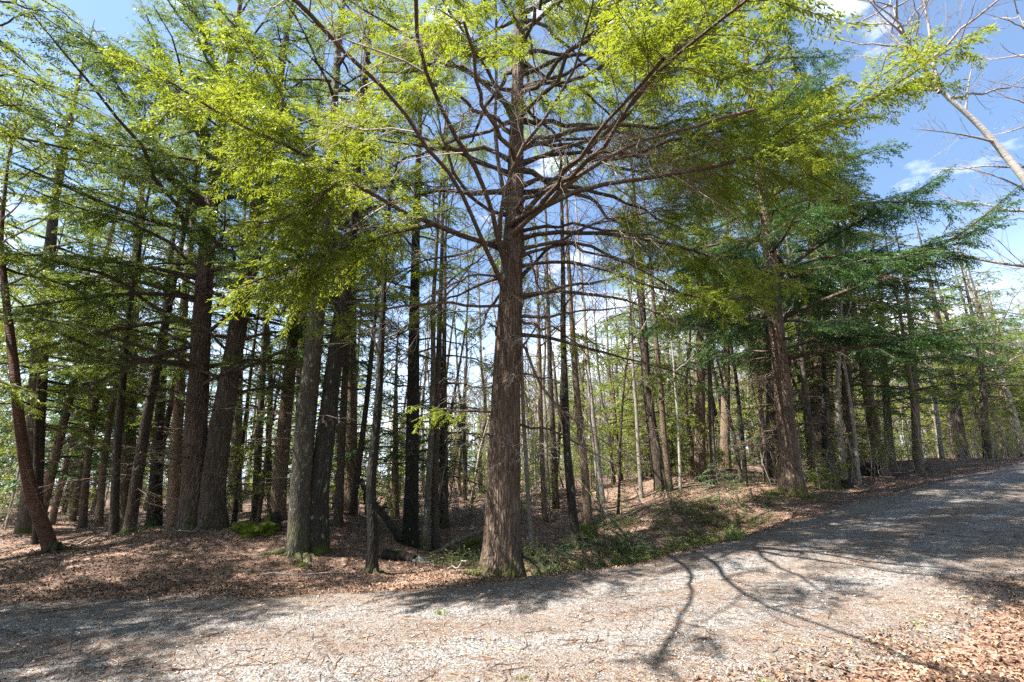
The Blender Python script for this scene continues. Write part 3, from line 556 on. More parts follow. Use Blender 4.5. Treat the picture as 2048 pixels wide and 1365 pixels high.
def path_px(px, Y, marks, H, seed=0, wob=.0):
    """trunk centre line through picture marks (px, py[, extra depth]), then straight on to height H"""
    b = ground(px, Y); p = [b]+[pt(m[0], m[1], Y+(m[2] if len(m) > 2 else 0)) for m in marks]
    r = np.random.default_rng(seed); d = nrm(p[-1]-p[-2]); d = nrm(d*.6+np.array([0, 0, .5])); left = H-(p[-1][2]-b[2])
    if left > .5: p += [p[-1]+d*left*.5, p[-1]+nrm(d+np.array([0, 0, .4]))*left]
    p = np.array(p)
    if wob: q = resample(p, 14); q[1:] += np.cumsum(r.normal(0, wob, (13, 3))*np.array([1, 1, .2]), 0); p = q
    return b, p
def rad(r0, H): return [(0, r0), (H*.08, r0*.9), (H*.35, r0*.72), (H*.7, r0*.38), (H, .012)]
def hemlock(name, label, px, Y, marks, H, r0, bk, z0, Lmax, nl, q, live, ndl='needles', seed=0, flare=.35, rise=.2, deadlow=16, extra=None, group=None, cat='tree', sides=None, wood_m='dark_limb', az=None, wob=.0, second=None, limb_parts=False, curve=.28, lo=1.0):
    r = np.random.default_rng(seed); b, p = path_px(px, Y, marks, H, seed, wob); root = empty(name, b, label, cat, group)
    sd = sides or (20 if Y < 14 else 12)
    V, F = trunk_tube(p, rad(r0, H), sd, 60 if Y < 14 else 30, flare, 5, seed); mesh('trunk', V-b, F, M[bk], root)
    if second is not None:
        b2, p2 = path_px(second['px'], Y+second.get('dy', 0), second['marks'], H*.95, seed+1); V, F = trunk_tube(p2, rad(second['r'], H), sd, 60, flare*.8, 5, seed+1)
        mesh('trunk', V-b, F, M[second['bark']], root)
    hs = np.linspace(z0, H*.98, nl)+r.uniform(-.15, .15, nl); f = (hs-z0)/(H-z0)
    Lh = (Lmax*(1-f)**.75*np.clip(.55+f*3, lo if lo < 1 else .55, 1)+.25)*r.uniform(.7, 1.15, nl)
    P = whorl(p, H, hs, Lh, rise+r.uniform(-.15, .2, nl), az, curve, 9, r); R = np.stack([limb_r(.012+.0085*l, 9) for l in Lh]); lv = np.clip(live-f*.9, .12, 2)
    if second is not None:
        P = np.concatenate([P, whorl(p2, H, hs*.95, Lh*.8, rise+r.uniform(-.15, .2, nl), np.arange(nl)*2.399+1, curve, 9, r)]); R = np.concatenate([R, R*.9]); lv = np.concatenate([lv, lv])
    if extra:
        E = limbs_px(extra, 9); P = np.concatenate([E, P]); R = np.concatenate([np.stack([limb_r(s['r'], 9) for s in extra]), R]); lv = np.concatenate([[s['l'] for s in extra], lv])
    if limb_parts:
        for a, c in zip(P[:90], R[:90]): V, F = tubes(a[None], c[None], 7); mesh('limb', V-b, F, M[wood_m], root)
        P_rest = P[90:]; R_rest = R[90:]
    else: P_rest, R_rest = P, R
    wood, leaf, dead = Geo(), Geo(), Geo()
    if len(P_rest): V, F = tubes(P_rest, R_rest, 5); wood.add(V, F)
    branch_out(P, lv, q, r, wood, leaf, dead)
    if deadlow:
        hh = r.uniform(min(1.5, z0*.3), max(z0, 2), deadlow); s0 = whorl(p, H, hh, r.uniform(.5, 2.2, deadlow), r.uniform(-.2, .35, deadlow), r.uniform(0, 6.28, deadlow), .15, 6, r)
        V, F = tubes(s0, np.repeat(np.linspace(.014, .004, 6)[None], deadlow, 0), 4); dead.add(V, F); branch_out(s0, [2.]*deadlow, q, r, dead, Geo(), dead, deadn=.8)
    build_multi('crown', [(wood, M[wood_m], True), (dead, M['twig'], True), (leaf, M[ndl], False)], root, b)
    return root
def bare(name, label, px, Y, marks, H, r0, bk, z0, Lmax, nl, seed=0, flare=.2, group=None, cat='tree', rise=.75, wob=.05, twig='pale_twig', lv=2, base=None, path=None, sides=10, extra=None, fine=.35, limb_parts=False):
    r = np.random.default_rng(seed)
    b, p = path_px(px, Y, marks, H, seed, wob) if path is None else (path[0], path)
    root = empty(name, b, label, cat, group)
    V, F = trunk_tube(p, rad(r0, H), sides, 44, flare, 4, seed); mesh('trunk', V-b, F, M[bk], root)
    hs = np.linspace(z0, H*.97, nl)+r.uniform(-.2, .2, nl); f = (hs-z0)/(H-z0); Lh = (Lmax*(1-f*.75))*r.uniform(.5, 1.15, nl)
    P = whorl(p, H, hs, Lh, rise+r.uniform(-.3, .3, nl), None, -.12, 9, r); R = np.stack([limb_r(.006+.010*l, 9, .003) for l in Lh])
    if extra: P = np.concatenate([P, limbs_px(extra, 9)]); R = np.concatenate([R]+[limb_r(s['r'], 9, .003)[None] for s in extra])
    g = Geo(); V, F = tubes(P, R, 5)
    if limb_parts:
        for a, c in zip(P[:60], R[:60]): v_, f_ = tubes(a[None], c[None], 6); mesh('limb', v_-b, f_, M[bk], root)
    else: g.add(V, F)
    l1 = plen(P); c1, _, i1 = children(P, np.maximum((l1/fine).astype(int), 2), .2, 1, .65, lambda t, i: l1[i]*.42*(1.15-t)*r.uniform(.5, 1.2, len(t)), K=5, droop=-.12, roll=.9, r=r, wob=.06)
    l2 = plen(c1); V, F = tubes(c1, (.003+.004*l2)[:, None]*np.linspace(1, .35, 5)[None], 3); g.add(V, F)
    if lv > 1:
        c2, _, _ = children(c1, np.maximum((l2/(fine*.7)).astype(int), 1), .2, 1, .6, lambda t, i: l2[i]*.45*(1.15-t)*r.uniform(.5, 1.2, len(t)), K=3, droop=-.1, roll=1, r=r, wob=.05)
        V, F = tubes(c2, np.repeat(np.array([[.0042, .0034, .0018]]), len(c2), 0), 3); g.add(V, F)
    g.build('crown', M[twig], root, off=b); return root

# ---- neighbours one can single out in the photograph
hemlock('hemlock_tree', 'double-trunk hemlock on the left, two thick trunks splitting low above a mossy root', 385, 13.2, [(388, 960), (395, 800), (403, 650), (412, 520), (430, 340)], 21, .31, 'hemlock_bark', 3.6, 7.0, 60, dict(FULL, sec=.14, ter=.085, lf=.028, size=.10, width=.025), .48, 'needles', 21, .55, rise=.35, curve=.22,
        second=dict(px=424, dy=-.1, marks=[(425, 980), (443, 850), (468, 700), (490, 570), (522, 380)], r=.30, bark='double_bark'), deadlow=30, limb_parts=True,
        extra=[dict(p=[(412, 420, 13.2), (365, 370, 12.6), (300, 325, 12), (240, 295, 11.5), (130, 260, 11), (0, 205, 10.4), (-80, 170, 10)], r=.085, l=.25),
               dict(p=[(410, 470, 13.2), (330, 448, 12.6), (250, 430, 12), (150, 380, 11.4), (60, 340, 10.9), (-60, 290, 10.2)], r=.08, l=.2),
               dict(p=[(405, 400, 13.2), (350, 345, 12.8), (290, 250, 12.4), (240, 180, 12), (160, 60, 11.5)], r=.07, l=.3),
               dict(p=[(400, 730, 13.2), (330, 724, 12.8), (267, 720, 12.4), (200, 706, 12), (124, 676, 11.4), (86, 648, 11.1), (43, 605, 10.8), (-10, 565, 10.4)], r=.07, l=.45),
               dict(p=[(400, 645, 13.2), (345, 638, 12.9), (280, 650, 12.6), (200, 665, 12.2), (100, 690, 11.8), (0, 718, 11.4)], r=.055, l=.55),
               dict(p=[(400, 690, 13.2), (330, 705, 12.6), (250, 735, 12), (180, 775, 11.6), (110, 800, 11.3)], r=.05, l=.7),
               dict(p=[(408, 560, 13.2), (330, 540, 12.6), (220, 520, 11.9), (120, 515, 11.3), (0, 500, 10.7)], r=.07, l=.3),
               dict(p=[(408, 600, 13.2), (320, 585, 12.4), (200, 590, 11.4), (90, 610, 10.6), (-20, 620, 10)], r=.06, l=.4),
               dict(p=[(430, 340, 13.4), (380, 240, 13), (330, 120, 12.6), (280, 0, 12.2)], r=.07, l=.2),
               dict(p=[(510, 420, 13.4), (470, 250, 13), (420, 100, 12.6), (360, -60, 12.2)], r=.07, l=.2)])
hemlock('mossy_twin_tree', 'pale lichen-spotted trunk fused with a black trunk, left of the crooked thin black tree', 598, 11.0, [(601, 1000), (607, 900), (618, 780), (632, 650), (646, 480), (652, 380)], 19, .245, 'lichen_bark', 5.6, 3.8, 34, dict(FULL, sec=.17, ter=.11, lf=.032, size=.10, width=.026), .35, 'needles', 22, .3, deadlow=14, limb_parts=True,
        second=dict(px=634, dy=.15, marks=[(637, 1000), (648, 900), (664, 760), (684, 620), (702, 470), (712, 350)], r=.225, bark='black_bark'))
bare('crooked_tree', 'thin crooked black trunk standing at the road edge left of the broad middle hemlock', 743, 9.7, [(747, 1000), (748, 900), (754, 790), (766, 700), (757, 650), (768, 600), (775, 520), (790, 430)], 9.5, .115, 'black_bark', 3.5, 1.6, 16, 23, .35, wob=.045, twig='twig')
bare('cherry_tree', 'leaning reddish cherry trunk with peeling bands at the far left edge', 108, 10.9, [(80, 1040), (60, 985), (40, 860), (27, 720), (12, 600), (0, 480)], 12, .13, 'cherry_bark', 6, 2.5, 18, 24, .12, wob=0)

SP = [  # px, Y, marks, H, r0, bark, kind, label
 (347, 16.6, [(352, 900), (360, 780), (368, 600)], 19, .20, 'brown_bark', 'h', 'straight brown hemlock trunk just left of the double-trunk hemlock'),
 (553, 16.3, [(566, 880), (580, 740), (592, 600)], 20, .25, 'brown_bark', 'h', 'sunlit orange-brown trunk on the low mound between double trunk and lichen twin'),
 (228, 13.2, [(232, 950), (238, 820), (250, 650)], 13, .11, 'dark_bark', 'b', 'slim dark trunk in the left group, the nearest one to the road'),
 (258, 14.2, [(275, 950), (300, 800), (330, 650)], 15, .16, 'dark_bark', 'h', 'right-leaning dark trunk behind the slim dark one on the left'),
 (306, 17.3, [(314, 900), (326, 740), (332, 600)], 16, .19, 'black_bark', 'h', 'black straight trunk two trees left of the double-trunk hemlock'),
 (70, 15.5, [(72, 950), (70, 820)], 11, .08, 'dark_bark', 'b', 'thin dark stem just right behind the leaning cherry'),
 (165, 19, [(172, 950), (185, 850), (200, 740)], 13, .14, 'brown_bark', 'h', 'brown leaning trunk in the gap right of the leaning cherry'),
 (198, 18, [(205, 940), (216, 850)], 13, .12, 'brown_bark', 'b', 'thin brown trunk second right of the leaning cherry gap'),
 (468, 20, [(475, 950), (488, 850), (500, 740)], 15, .10, 'dark_bark', 'b', 'slim black stem showing right beside the double-trunk hemlock'),
 (512, 21, [(516, 900), (524, 780), (530, 640)], 17, .18, 'dark_bark', 'h', 'dark trunk left of the sunlit orange-brown trunk on the mound'),
 (676, 15.4, [(683, 900), (690, 760), (696, 650)], 15, .14, 'dark_bark', 'h', 'dark straight trunk immediately right of the lichen twin tree'),
 (704, 17, [(712, 980), (722, 880), (735, 760)], 14, .12, 'dark_bark', 'b', 'thin leaning trunk between lichen twin and crooked black tree'),
 (820, 14.6, [(824, 950), (826, 800), (829, 620), (833, 420)], 20, .23, 'black_bark', 'h2', 'thick black trunk in the hollow between crooked tree and middle hemlock'),
 (851, 13.8, [(848, 1030), (866, 880), (866, 720), (858, 640), (874, 460)], 17, .10, 'lichen_bark', 'b', 'bowed mossy grey stem rising from the hollow beside the thick black trunk'),
 (872, 15.2, [(868, 950), (874, 800), (880, 600)], 18, .12, 'dark_bark', 'b', 'dark slim trunk just right of the bowed mossy stem'),
 (890, 17.5, [(890, 900), (888, 740)], 15, .13, 'dark_bark', 'h', 'dark trunk standing midway between bowed stem and the middle hemlock'),
 (1067, 12.6, [(1060, 980), (1052, 860), (1046, 700)], 12, .065, 'pale_bark', 'b', 'whitish blotched stem just right of the middle hemlock'),
 (1156, 12.4, [(1141, 1000), (1129, 880), (1125, 720), (1123, 560)], 14, .115, 'black_bark', 'b', 'slender black trunk leaning left from the fern-green saplings in the ditch'),
 (1090, 17.2, [(1083, 950), (1078, 820)], 14, .10, 'brown_bark', 'b', 'orange-brown slim trunk second right of the middle hemlock'),
 (1112, 18.5, [(1107, 950), (1100, 800), (1095, 660)], 16, .13, 'dark_bark', 'b', 'yellow-mossed trunk behind the slender black leaning trunk, on its left'),
 (1178, 15.6, [(1168, 920), (1152, 800), (1145, 680)], 15, .14, 'brown_bark', 'b', 'brown trunk just right of the slender black leaning trunk'),
 (1206, 19.5, [(1195, 900), (1182, 780), (1174, 680)], 16, .11, 'pale_bark', 'b', 'pale leaning trunk right of the brown one, above the pale fallen pole'),
 (1236, 16.5, [(1243, 850), (1256, 700), (1262, 600)], 9, .05, 'dark_bark', 'b', 'thin bare pole right-leaning near the fallen pale pole'),
 (1283, 19, [(1277, 900), (1268, 800), (1262, 680)], 15, .085, 'pale_bark', 'b', 'pale thin trunk just left of the thick dark right-of-centre trunk'),
 (1323, 19.6, [(1310, 900), (1293, 770), (1286, 650)], 18, .23, 'dark_bark', 'h', 'thick dark trunk leaning left, right of centre on the leafy rise'),
 (1340, 19, [(1332, 900), (1322, 800), (1312, 700)], 16, .13, 'brown_bark', 'b', 'brown trunk touching the thick dark one on its right side'),
 (1360, 18.7, [(1358, 900), (1352, 800)], 11, .06, 'pale_bark', 'b', 'short pale stem third right of the thick dark trunk'),
 (1428, 19.6, [(1424, 880), (1418, 760), (1412, 640)], 15, .13, 'lichen_bark', 'b', 'greyish trunk midway between thick dark trunk and the big right hemlock'),
 (1491, 18.4, [(1487, 880), (1476, 780), (1460, 680)], 13, .085, 'black_bark', 'b', 'thin black trunk left of the big right hemlock'),
 (1534, 21, [(1528, 900), (1512, 760)], 14, .10, 'brown_bark', 'b', 'slim brown trunk close behind the left side of the big right hemlock'),
 (1637, 19.5, [(1625, 900), (1612, 800), (1600, 690)], 15, .13, 'lichen_bark', 'b', 'grey trunk immediately right of the big right hemlock'),
 (1652, 20, [(1650, 900), (1648, 780), (1650, 640)], 14, .12, 'black_bark', 'h', 'black trunk with short boughs right behind the big right hemlock'),
 (1691, 17.6, [(1681, 890), (1671, 790), (1680, 670), (1690, 540)], 14, .095, 'pale_bark', 'b', 'sunlit whitish trunk with dark foot beside the small stump'),
 (1720, 18.4, [(1713, 890), (1706, 810)], 11, .075, 'pale_bark', 'b', 'smooth tan sapling trunk just right of the small stump'),
 (1758, 23, [(1748, 860), (1737, 790)], 17, .27, 'brown_bark', 'h', 'thick brown leaning trunk beside the dark uprooted stump'),
 (1836, 21.5, [(1832, 870), (1826, 800)], 12, .13, 'brown_bark', 'h', 'single mossy brown trunk standing on the sunny verge near the road'),
 (1884, 29, [(1876, 850), (1868, 790)], 13, .12, 'pale_bark', 'b', 'pale trunk right behind the single trunk on the sunny verge'),
 (1928, 30, [(1918, 850), (1908, 790)], 17, .28, 'dark_bark', 'h', 'dark paired-looking trunk at the end of the sunny verge'),
 (1985, 31, [(1966, 860), (1945, 800)], 15, .22, 'dark_bark', 'h', 'dark left-leaning trunk first beside the top of the road'),
 (2012, 33, [(1996, 860), (1980, 800)], 15, .20, 'dark_bark', 'h', 'dark left-leaning trunk second beside the top of the road'),
 (2046, 33, [(2028, 850), (2010, 790)], 16, .24, 'brown_bark', 'h', 'brown left-leaning trunk third beside the top of the road'),
]
PLACED = []
for k, (px, Y, mk, H, r0, bk, kind, lab) in enumerate(SP):
    q = MID if Y < 18 else LOW
    if kind[0] == 'h':
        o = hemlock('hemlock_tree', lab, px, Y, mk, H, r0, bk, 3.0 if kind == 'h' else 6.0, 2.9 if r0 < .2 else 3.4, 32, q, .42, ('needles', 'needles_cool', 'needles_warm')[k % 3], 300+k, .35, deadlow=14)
    else:
        o = bare('slim_tree', lab, px, Y, mk, H, r0, bk, H*.42, H*.17, 13, 300+k, .25, twig='pale_twig' if bk == 'pale_bark' else 'twig', wob=.02)
    PLACED.append((o.location.x, o.location.y, r0))
b = hemlock('hemlock_tree', 'big right-hand hemlock, thick furrowed trunk with mossy foot near the road', 1588, 15.4, [(1577, 900), (1563, 760), (1549, 620), (1537, 480)], 22, .30, 'hemlock_bark', 4.4, 5.8, 70, dict(MID, sec=.12, ter=.075), .24, 'needles_cool', 31, .55, rise=.1, deadlow=30, limb_parts=True,
        extra=[dict(p=[(1555, 640, 16), (1640, 600, 15), (1760, 560, 14), (1880, 500, 13.2), (1990, 420, 12.6), (2040, 370, 12.4)], r=.08, l=.3),
               dict(p=[(1545, 560, 16), (1620, 500, 15.5), (1720, 440, 15), (1830, 390, 14.5), (1900, 340, 14)], r=.07, l=.25),
               dict(p=[(1560, 720, 16), (1640, 700, 15), (1760, 690, 14), (1900, 660, 13), (2030, 640, 12.2)], r=.07, l=.3),
               dict(p=[(1545, 600, 16), (1470, 600, 15), (1380, 630, 14.2), (1300, 660, 13.6)], r=.05, l=.4)])
PLACED.append((b.location.x, b.location.y, .4))
# tall green hemlocks rising behind on the right
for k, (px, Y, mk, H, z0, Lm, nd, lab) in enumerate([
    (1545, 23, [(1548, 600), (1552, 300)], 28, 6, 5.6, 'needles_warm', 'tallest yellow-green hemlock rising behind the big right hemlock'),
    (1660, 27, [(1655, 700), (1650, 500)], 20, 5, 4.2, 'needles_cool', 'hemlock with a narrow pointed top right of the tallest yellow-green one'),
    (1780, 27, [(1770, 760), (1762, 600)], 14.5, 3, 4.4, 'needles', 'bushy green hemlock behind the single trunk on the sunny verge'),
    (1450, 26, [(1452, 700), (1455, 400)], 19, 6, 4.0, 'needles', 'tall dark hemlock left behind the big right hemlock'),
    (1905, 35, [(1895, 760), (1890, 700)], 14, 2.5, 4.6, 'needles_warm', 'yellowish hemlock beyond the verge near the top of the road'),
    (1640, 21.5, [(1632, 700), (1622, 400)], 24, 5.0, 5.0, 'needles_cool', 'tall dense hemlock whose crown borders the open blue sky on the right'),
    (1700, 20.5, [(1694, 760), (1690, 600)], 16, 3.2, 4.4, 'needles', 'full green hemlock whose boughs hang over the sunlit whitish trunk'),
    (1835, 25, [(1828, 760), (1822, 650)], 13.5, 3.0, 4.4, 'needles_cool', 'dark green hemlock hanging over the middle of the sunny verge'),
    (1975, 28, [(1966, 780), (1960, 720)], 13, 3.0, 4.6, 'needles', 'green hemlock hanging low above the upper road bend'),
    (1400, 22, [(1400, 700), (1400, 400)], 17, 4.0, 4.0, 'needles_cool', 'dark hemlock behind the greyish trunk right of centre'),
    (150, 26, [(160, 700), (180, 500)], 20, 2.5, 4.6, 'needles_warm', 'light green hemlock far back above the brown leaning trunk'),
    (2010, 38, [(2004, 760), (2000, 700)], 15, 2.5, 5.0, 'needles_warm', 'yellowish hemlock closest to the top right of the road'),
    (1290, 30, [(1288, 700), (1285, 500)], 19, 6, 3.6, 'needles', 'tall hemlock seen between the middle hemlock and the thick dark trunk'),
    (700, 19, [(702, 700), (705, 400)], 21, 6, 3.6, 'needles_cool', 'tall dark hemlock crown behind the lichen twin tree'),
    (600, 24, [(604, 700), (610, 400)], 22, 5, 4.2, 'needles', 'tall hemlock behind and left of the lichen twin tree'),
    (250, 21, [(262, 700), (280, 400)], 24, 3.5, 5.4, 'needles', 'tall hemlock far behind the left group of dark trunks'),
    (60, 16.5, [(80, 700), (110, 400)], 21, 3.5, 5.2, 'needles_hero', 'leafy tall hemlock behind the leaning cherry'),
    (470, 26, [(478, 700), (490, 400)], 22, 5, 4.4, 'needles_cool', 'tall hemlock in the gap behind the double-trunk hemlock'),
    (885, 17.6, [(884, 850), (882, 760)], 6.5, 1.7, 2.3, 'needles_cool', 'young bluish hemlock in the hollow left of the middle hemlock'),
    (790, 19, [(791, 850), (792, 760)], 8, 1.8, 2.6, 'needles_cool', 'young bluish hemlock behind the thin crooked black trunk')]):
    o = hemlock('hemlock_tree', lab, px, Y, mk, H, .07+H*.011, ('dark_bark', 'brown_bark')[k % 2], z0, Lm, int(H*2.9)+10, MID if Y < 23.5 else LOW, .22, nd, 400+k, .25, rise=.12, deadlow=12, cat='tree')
    PLACED.append((o.location.x, o.location.y, .3))
# white birch leaning in over the road from the right
bp_ = np.array([[19.5, 12.0, hz(19.5, 12.0)], [17.4, 12.0, 5.2], pt(2075, 395, 12.0), pt(2040, 345, 12.0), pt(1950, 240, 12.0), pt(1880, 185, 12.0), pt(1845, 130, 12.1), pt(1800, 60, 12.2), pt(1760, -60, 12.3)])
def birch():
    r = np.random.default_rng(61)
    ex = [dict(p=[(1880, 185, 12), (1860, 110, 12.1), (1862, 60, 12.1), (1845, 0, 12.2), (1830, -80, 12)], r=.05), dict(p=[(1840, 125, 12.1), (1790, 80, 12.3), (1760, 40, 12.4), (1740, 10, 12.5)], r=.04),
          dict(p=[(1990, 285, 12), (1930, 270, 11.8), (1870, 262, 11.6), (1820, 258, 11.4)], r=.03), dict(p=[(1930, 225, 12), (1938, 160, 12.1), (1950, 110, 12.2)], r=.03)]
    o = bare('birch_tree', 'white-barked birch leaning in from the right above the road', 0, 12, [], 17, .18, 'birch_bark', 11, 4.2, 26, 61, .1, twig='pale_twig', path=bp_, rise=.5, sides=12, extra=ex, fine=.25)
birch()
def off_frame(x, y, H, z0, Lm, nl, q, live, seed, lab, az=None, lean=.2):
    """a hemlock standing beside the lane next to the camera: its outer boughs and its shade are in the picture"""
    r = np.random.default_rng(seed); b = np.array([x, y, hz(x, y)]); p = np.array([b, b+[.1, lean*.4, H*.5], b+[.2, lean, H]]); root = empty('hemlock_tree', b, lab, 'tree')
    V, F = trunk_tube(p, rad(.3, H), 12, 30, .4, 5, seed); mesh('trunk', V-b, F, M['hemlock_bark'], root); hs = np.linspace(z0, H*.97, nl); f = (hs-z0)/(H-z0)
    Lh = (Lm*(1-f)**.7+.3)*r.uniform(.7, 1.1, nl); P = whorl(p, H, hs, Lh, .2+r.uniform(-.1, .2, nl), az, .25, 9, r); R = np.stack([limb_r(.012+.008*l, 9) for l in Lh]); w, lf = Geo(), Geo(); V, F = tubes(P, R, 6); w.add(V, F)
    branch_out(P, np.full(nl, live), q, r, w, lf, w); build_multi('crown', [(w, M['limb_bark'], True), (lf, M['needles_hero'], False)], root, b)
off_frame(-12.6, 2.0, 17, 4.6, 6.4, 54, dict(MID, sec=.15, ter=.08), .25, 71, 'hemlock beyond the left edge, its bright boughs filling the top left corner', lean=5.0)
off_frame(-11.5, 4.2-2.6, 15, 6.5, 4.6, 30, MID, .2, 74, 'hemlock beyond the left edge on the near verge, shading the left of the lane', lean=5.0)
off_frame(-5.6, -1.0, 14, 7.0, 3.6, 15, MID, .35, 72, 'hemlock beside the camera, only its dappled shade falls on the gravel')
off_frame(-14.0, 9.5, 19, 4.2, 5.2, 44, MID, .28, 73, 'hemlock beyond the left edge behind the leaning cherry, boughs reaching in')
bare('bare_tree', 'leafless tree outside the right edge, its fine grey branches crossing the sky', 0, 9, [], 15, .18, 'pale_bark', 5.0, 5.5, 34, 62, .2, twig='pale_twig', path=np.array([[17, 11.5, hz(17, 11.5)], [17, 11.6, 5.], [16.6, 11.8, 10], [16.2, 12, 16]]), rise=.45, fine=.25)
bare('bare_tree', 'leafless tree past the road top, fine twigs above the yellowish hemlocks', 0, 9, [], 16, .2, 'pale_bark', 4.5, 5.0, 34, 63, .2, twig='pale_twig', path=np.array([[31, 30, hz(31, 30)], [31, 30, 7.5], [30.6, 30, 12], [30.2, 30, 19]]), rise=.6, fine=.3)

# ------------------------------------------------------------------ the stand of trees behind: built once per kind, then copied one by one
def copy_tree(root):
    c = root.copy(); COL.objects.link(c)
    for ch in list(root.children):
        k = ch.copy(); COL.objects.link(k); k.parent = c
    return c
def local_hemlock(H, z0, Lm, nl, q, live, ndl, seed, bk, r0):
    r = np.random.default_rng(seed); p = np.array([[0, 0, 0], [.05*r.normal(), .05*r.normal(), H*.3], [.12*r.normal(), .12*r.normal(), H*.65], [.15*r.normal(), .15*r.normal(), H]])
    root = empty('hemlock_tree', (0, 0, -500), 'x', 'tree'); V, F = trunk_tube(p, rad(r0, H), 8, 18, .25, 4, seed); mesh('trunk', V, F, M[bk], root)
    hs = np.linspace(z0, H*.98, nl)+r.uniform(-.15, .15, nl); f = (hs-z0)/(H-z0); Lh = 1.2*(Lm*(1-f)**.8*np.clip(.6+f*4, .6, 1)+.2)*r.uniform(.6, 1.2, nl)
    P = whorl(p, H, hs, Lh, .12+r.uniform(-.2, .25, nl), None, .25, 7, r); R = np.stack([limb_r(.006+.008*l, 7, .004) for l in Lh]); w, lf, dd = Geo(), Geo(), Geo(); V, F = tubes(P, R, 4); w.add(V, F)
    branch_out(P, np.clip(live-f*.8, .1, 2), q, r, w, lf, dd, long=.42)
    n = 12; hh = r.uniform(.8, max(z0, 1.4), n); s0 = whorl(p, H, hh, r.uniform(.4, 1.6, n), r.uniform(-.2, .35, n), r.uniform(0, 6.28, n), .15, 5, r); V, F = tubes(s0, np.repeat(np.linspace(.012, .004, 5)[None], n, 0), 3); dd.add(V, F); branch_out(s0, [2.]*n, q, r, dd, Geo(), dd, deadn=.8)
    build_multi('crown', [(w, M['dark_limb'], True), (dd, M['twig'], True), (lf, M[ndl], False)], root); return root
def local_bare(H, z0, Lm, nl, seed, bk, r0, tw, fine=.42):
    r = np.random.default_rng(seed); n = 10; p = np.zeros((n, 3)); p[:, 2] = np.linspace(0, H, n); p[1:, :2] += np.cumsum(r.normal(0, .13, (n-1, 2)), 0)
    return bare('slim_tree', 'x', 0, 0, [], H, r0, bk, z0, Lm, nl, seed, .25, wob=0, twig=tw, path=p, sides=8, fine=fine)
HV = [local_hemlock(6.5, .8, 2.2, 40, LOW, .15, 'needles_hero', 501, 'dark_bark', .07), local_hemlock(9.5, 1.3, 2.6, 48, LOW, .2, 'needles_warm', 502, 'brown_bark', .10),  # brighter needle colours here stand in for sunlight on the background trees
      local_hemlock(12.5, 2.0, 2.9, 54, LOW, .25, 'needles_hero', 503, 'dark_bark', .13), local_hemlock(17, 3.0, 3.4, 62, LOW, .3, 'needles_warm', 504, 'dark_bark', .18),
      local_hemlock(4.2, .7, 1.6, 24, LOW, .1, 'needles_cool', 505, 'dark_bark', .045), local_hemlock(14, 1.6, 3.1, 60, LOW, .2, 'needles_cool', 506, 'brown_bark', .15)]
BV = [local_bare(13, 2.5, 2.2, 16, 511, 'pale_bark', .085, 'pale_twig'), local_bare(15, 3.0, 2.4, 16, 512, 'brown_bark', .12, 'twig'), local_bare(11, 4, 1.8, 14, 513, 'pale_bark', .055, 'pale_twig'),
      local_bare(14, 2.5, 2.2, 20, 514, 'lichen_bark', .10, 'pale_twig'), local_bare(9, 3, 1.5, 14, 515, 'dark_bark', .05, 'twig'), local_bare(16, 7, 2.6, 18, 516, 'dark_bark', .15, 'twig')]
LM = [(-200, 'frame edge', 'leaning cherry'), (108, 'leaning cherry', 'double-trunk hemlock'), (400, 'double-trunk hemlock', 'lichen twin'), (615, 'lichen twin', 'middle hemlock'),
      (1005, 'middle hemlock', 'thick dark trunk'), (1323, 'thick dark trunk', 'big right hemlock'), (1590, 'big right hemlock', 'verge trunk'), (1836, 'verge trunk', 'road top')]
ORD = 'first second third fourth fifth sixth seventh eighth ninth tenth eleventh twelfth thirteenth fourteenth fifteenth sixteenth seventeenth eighteenth nineteenth twentieth'.split()
ORD += ['twenty-'+o for o in ORD[:9]]+['thirtieth']+['thirty-'+o for o in ORD[:9]]+['fortieth']+['forty-'+o for o in ORD[:9]]+['fiftieth']
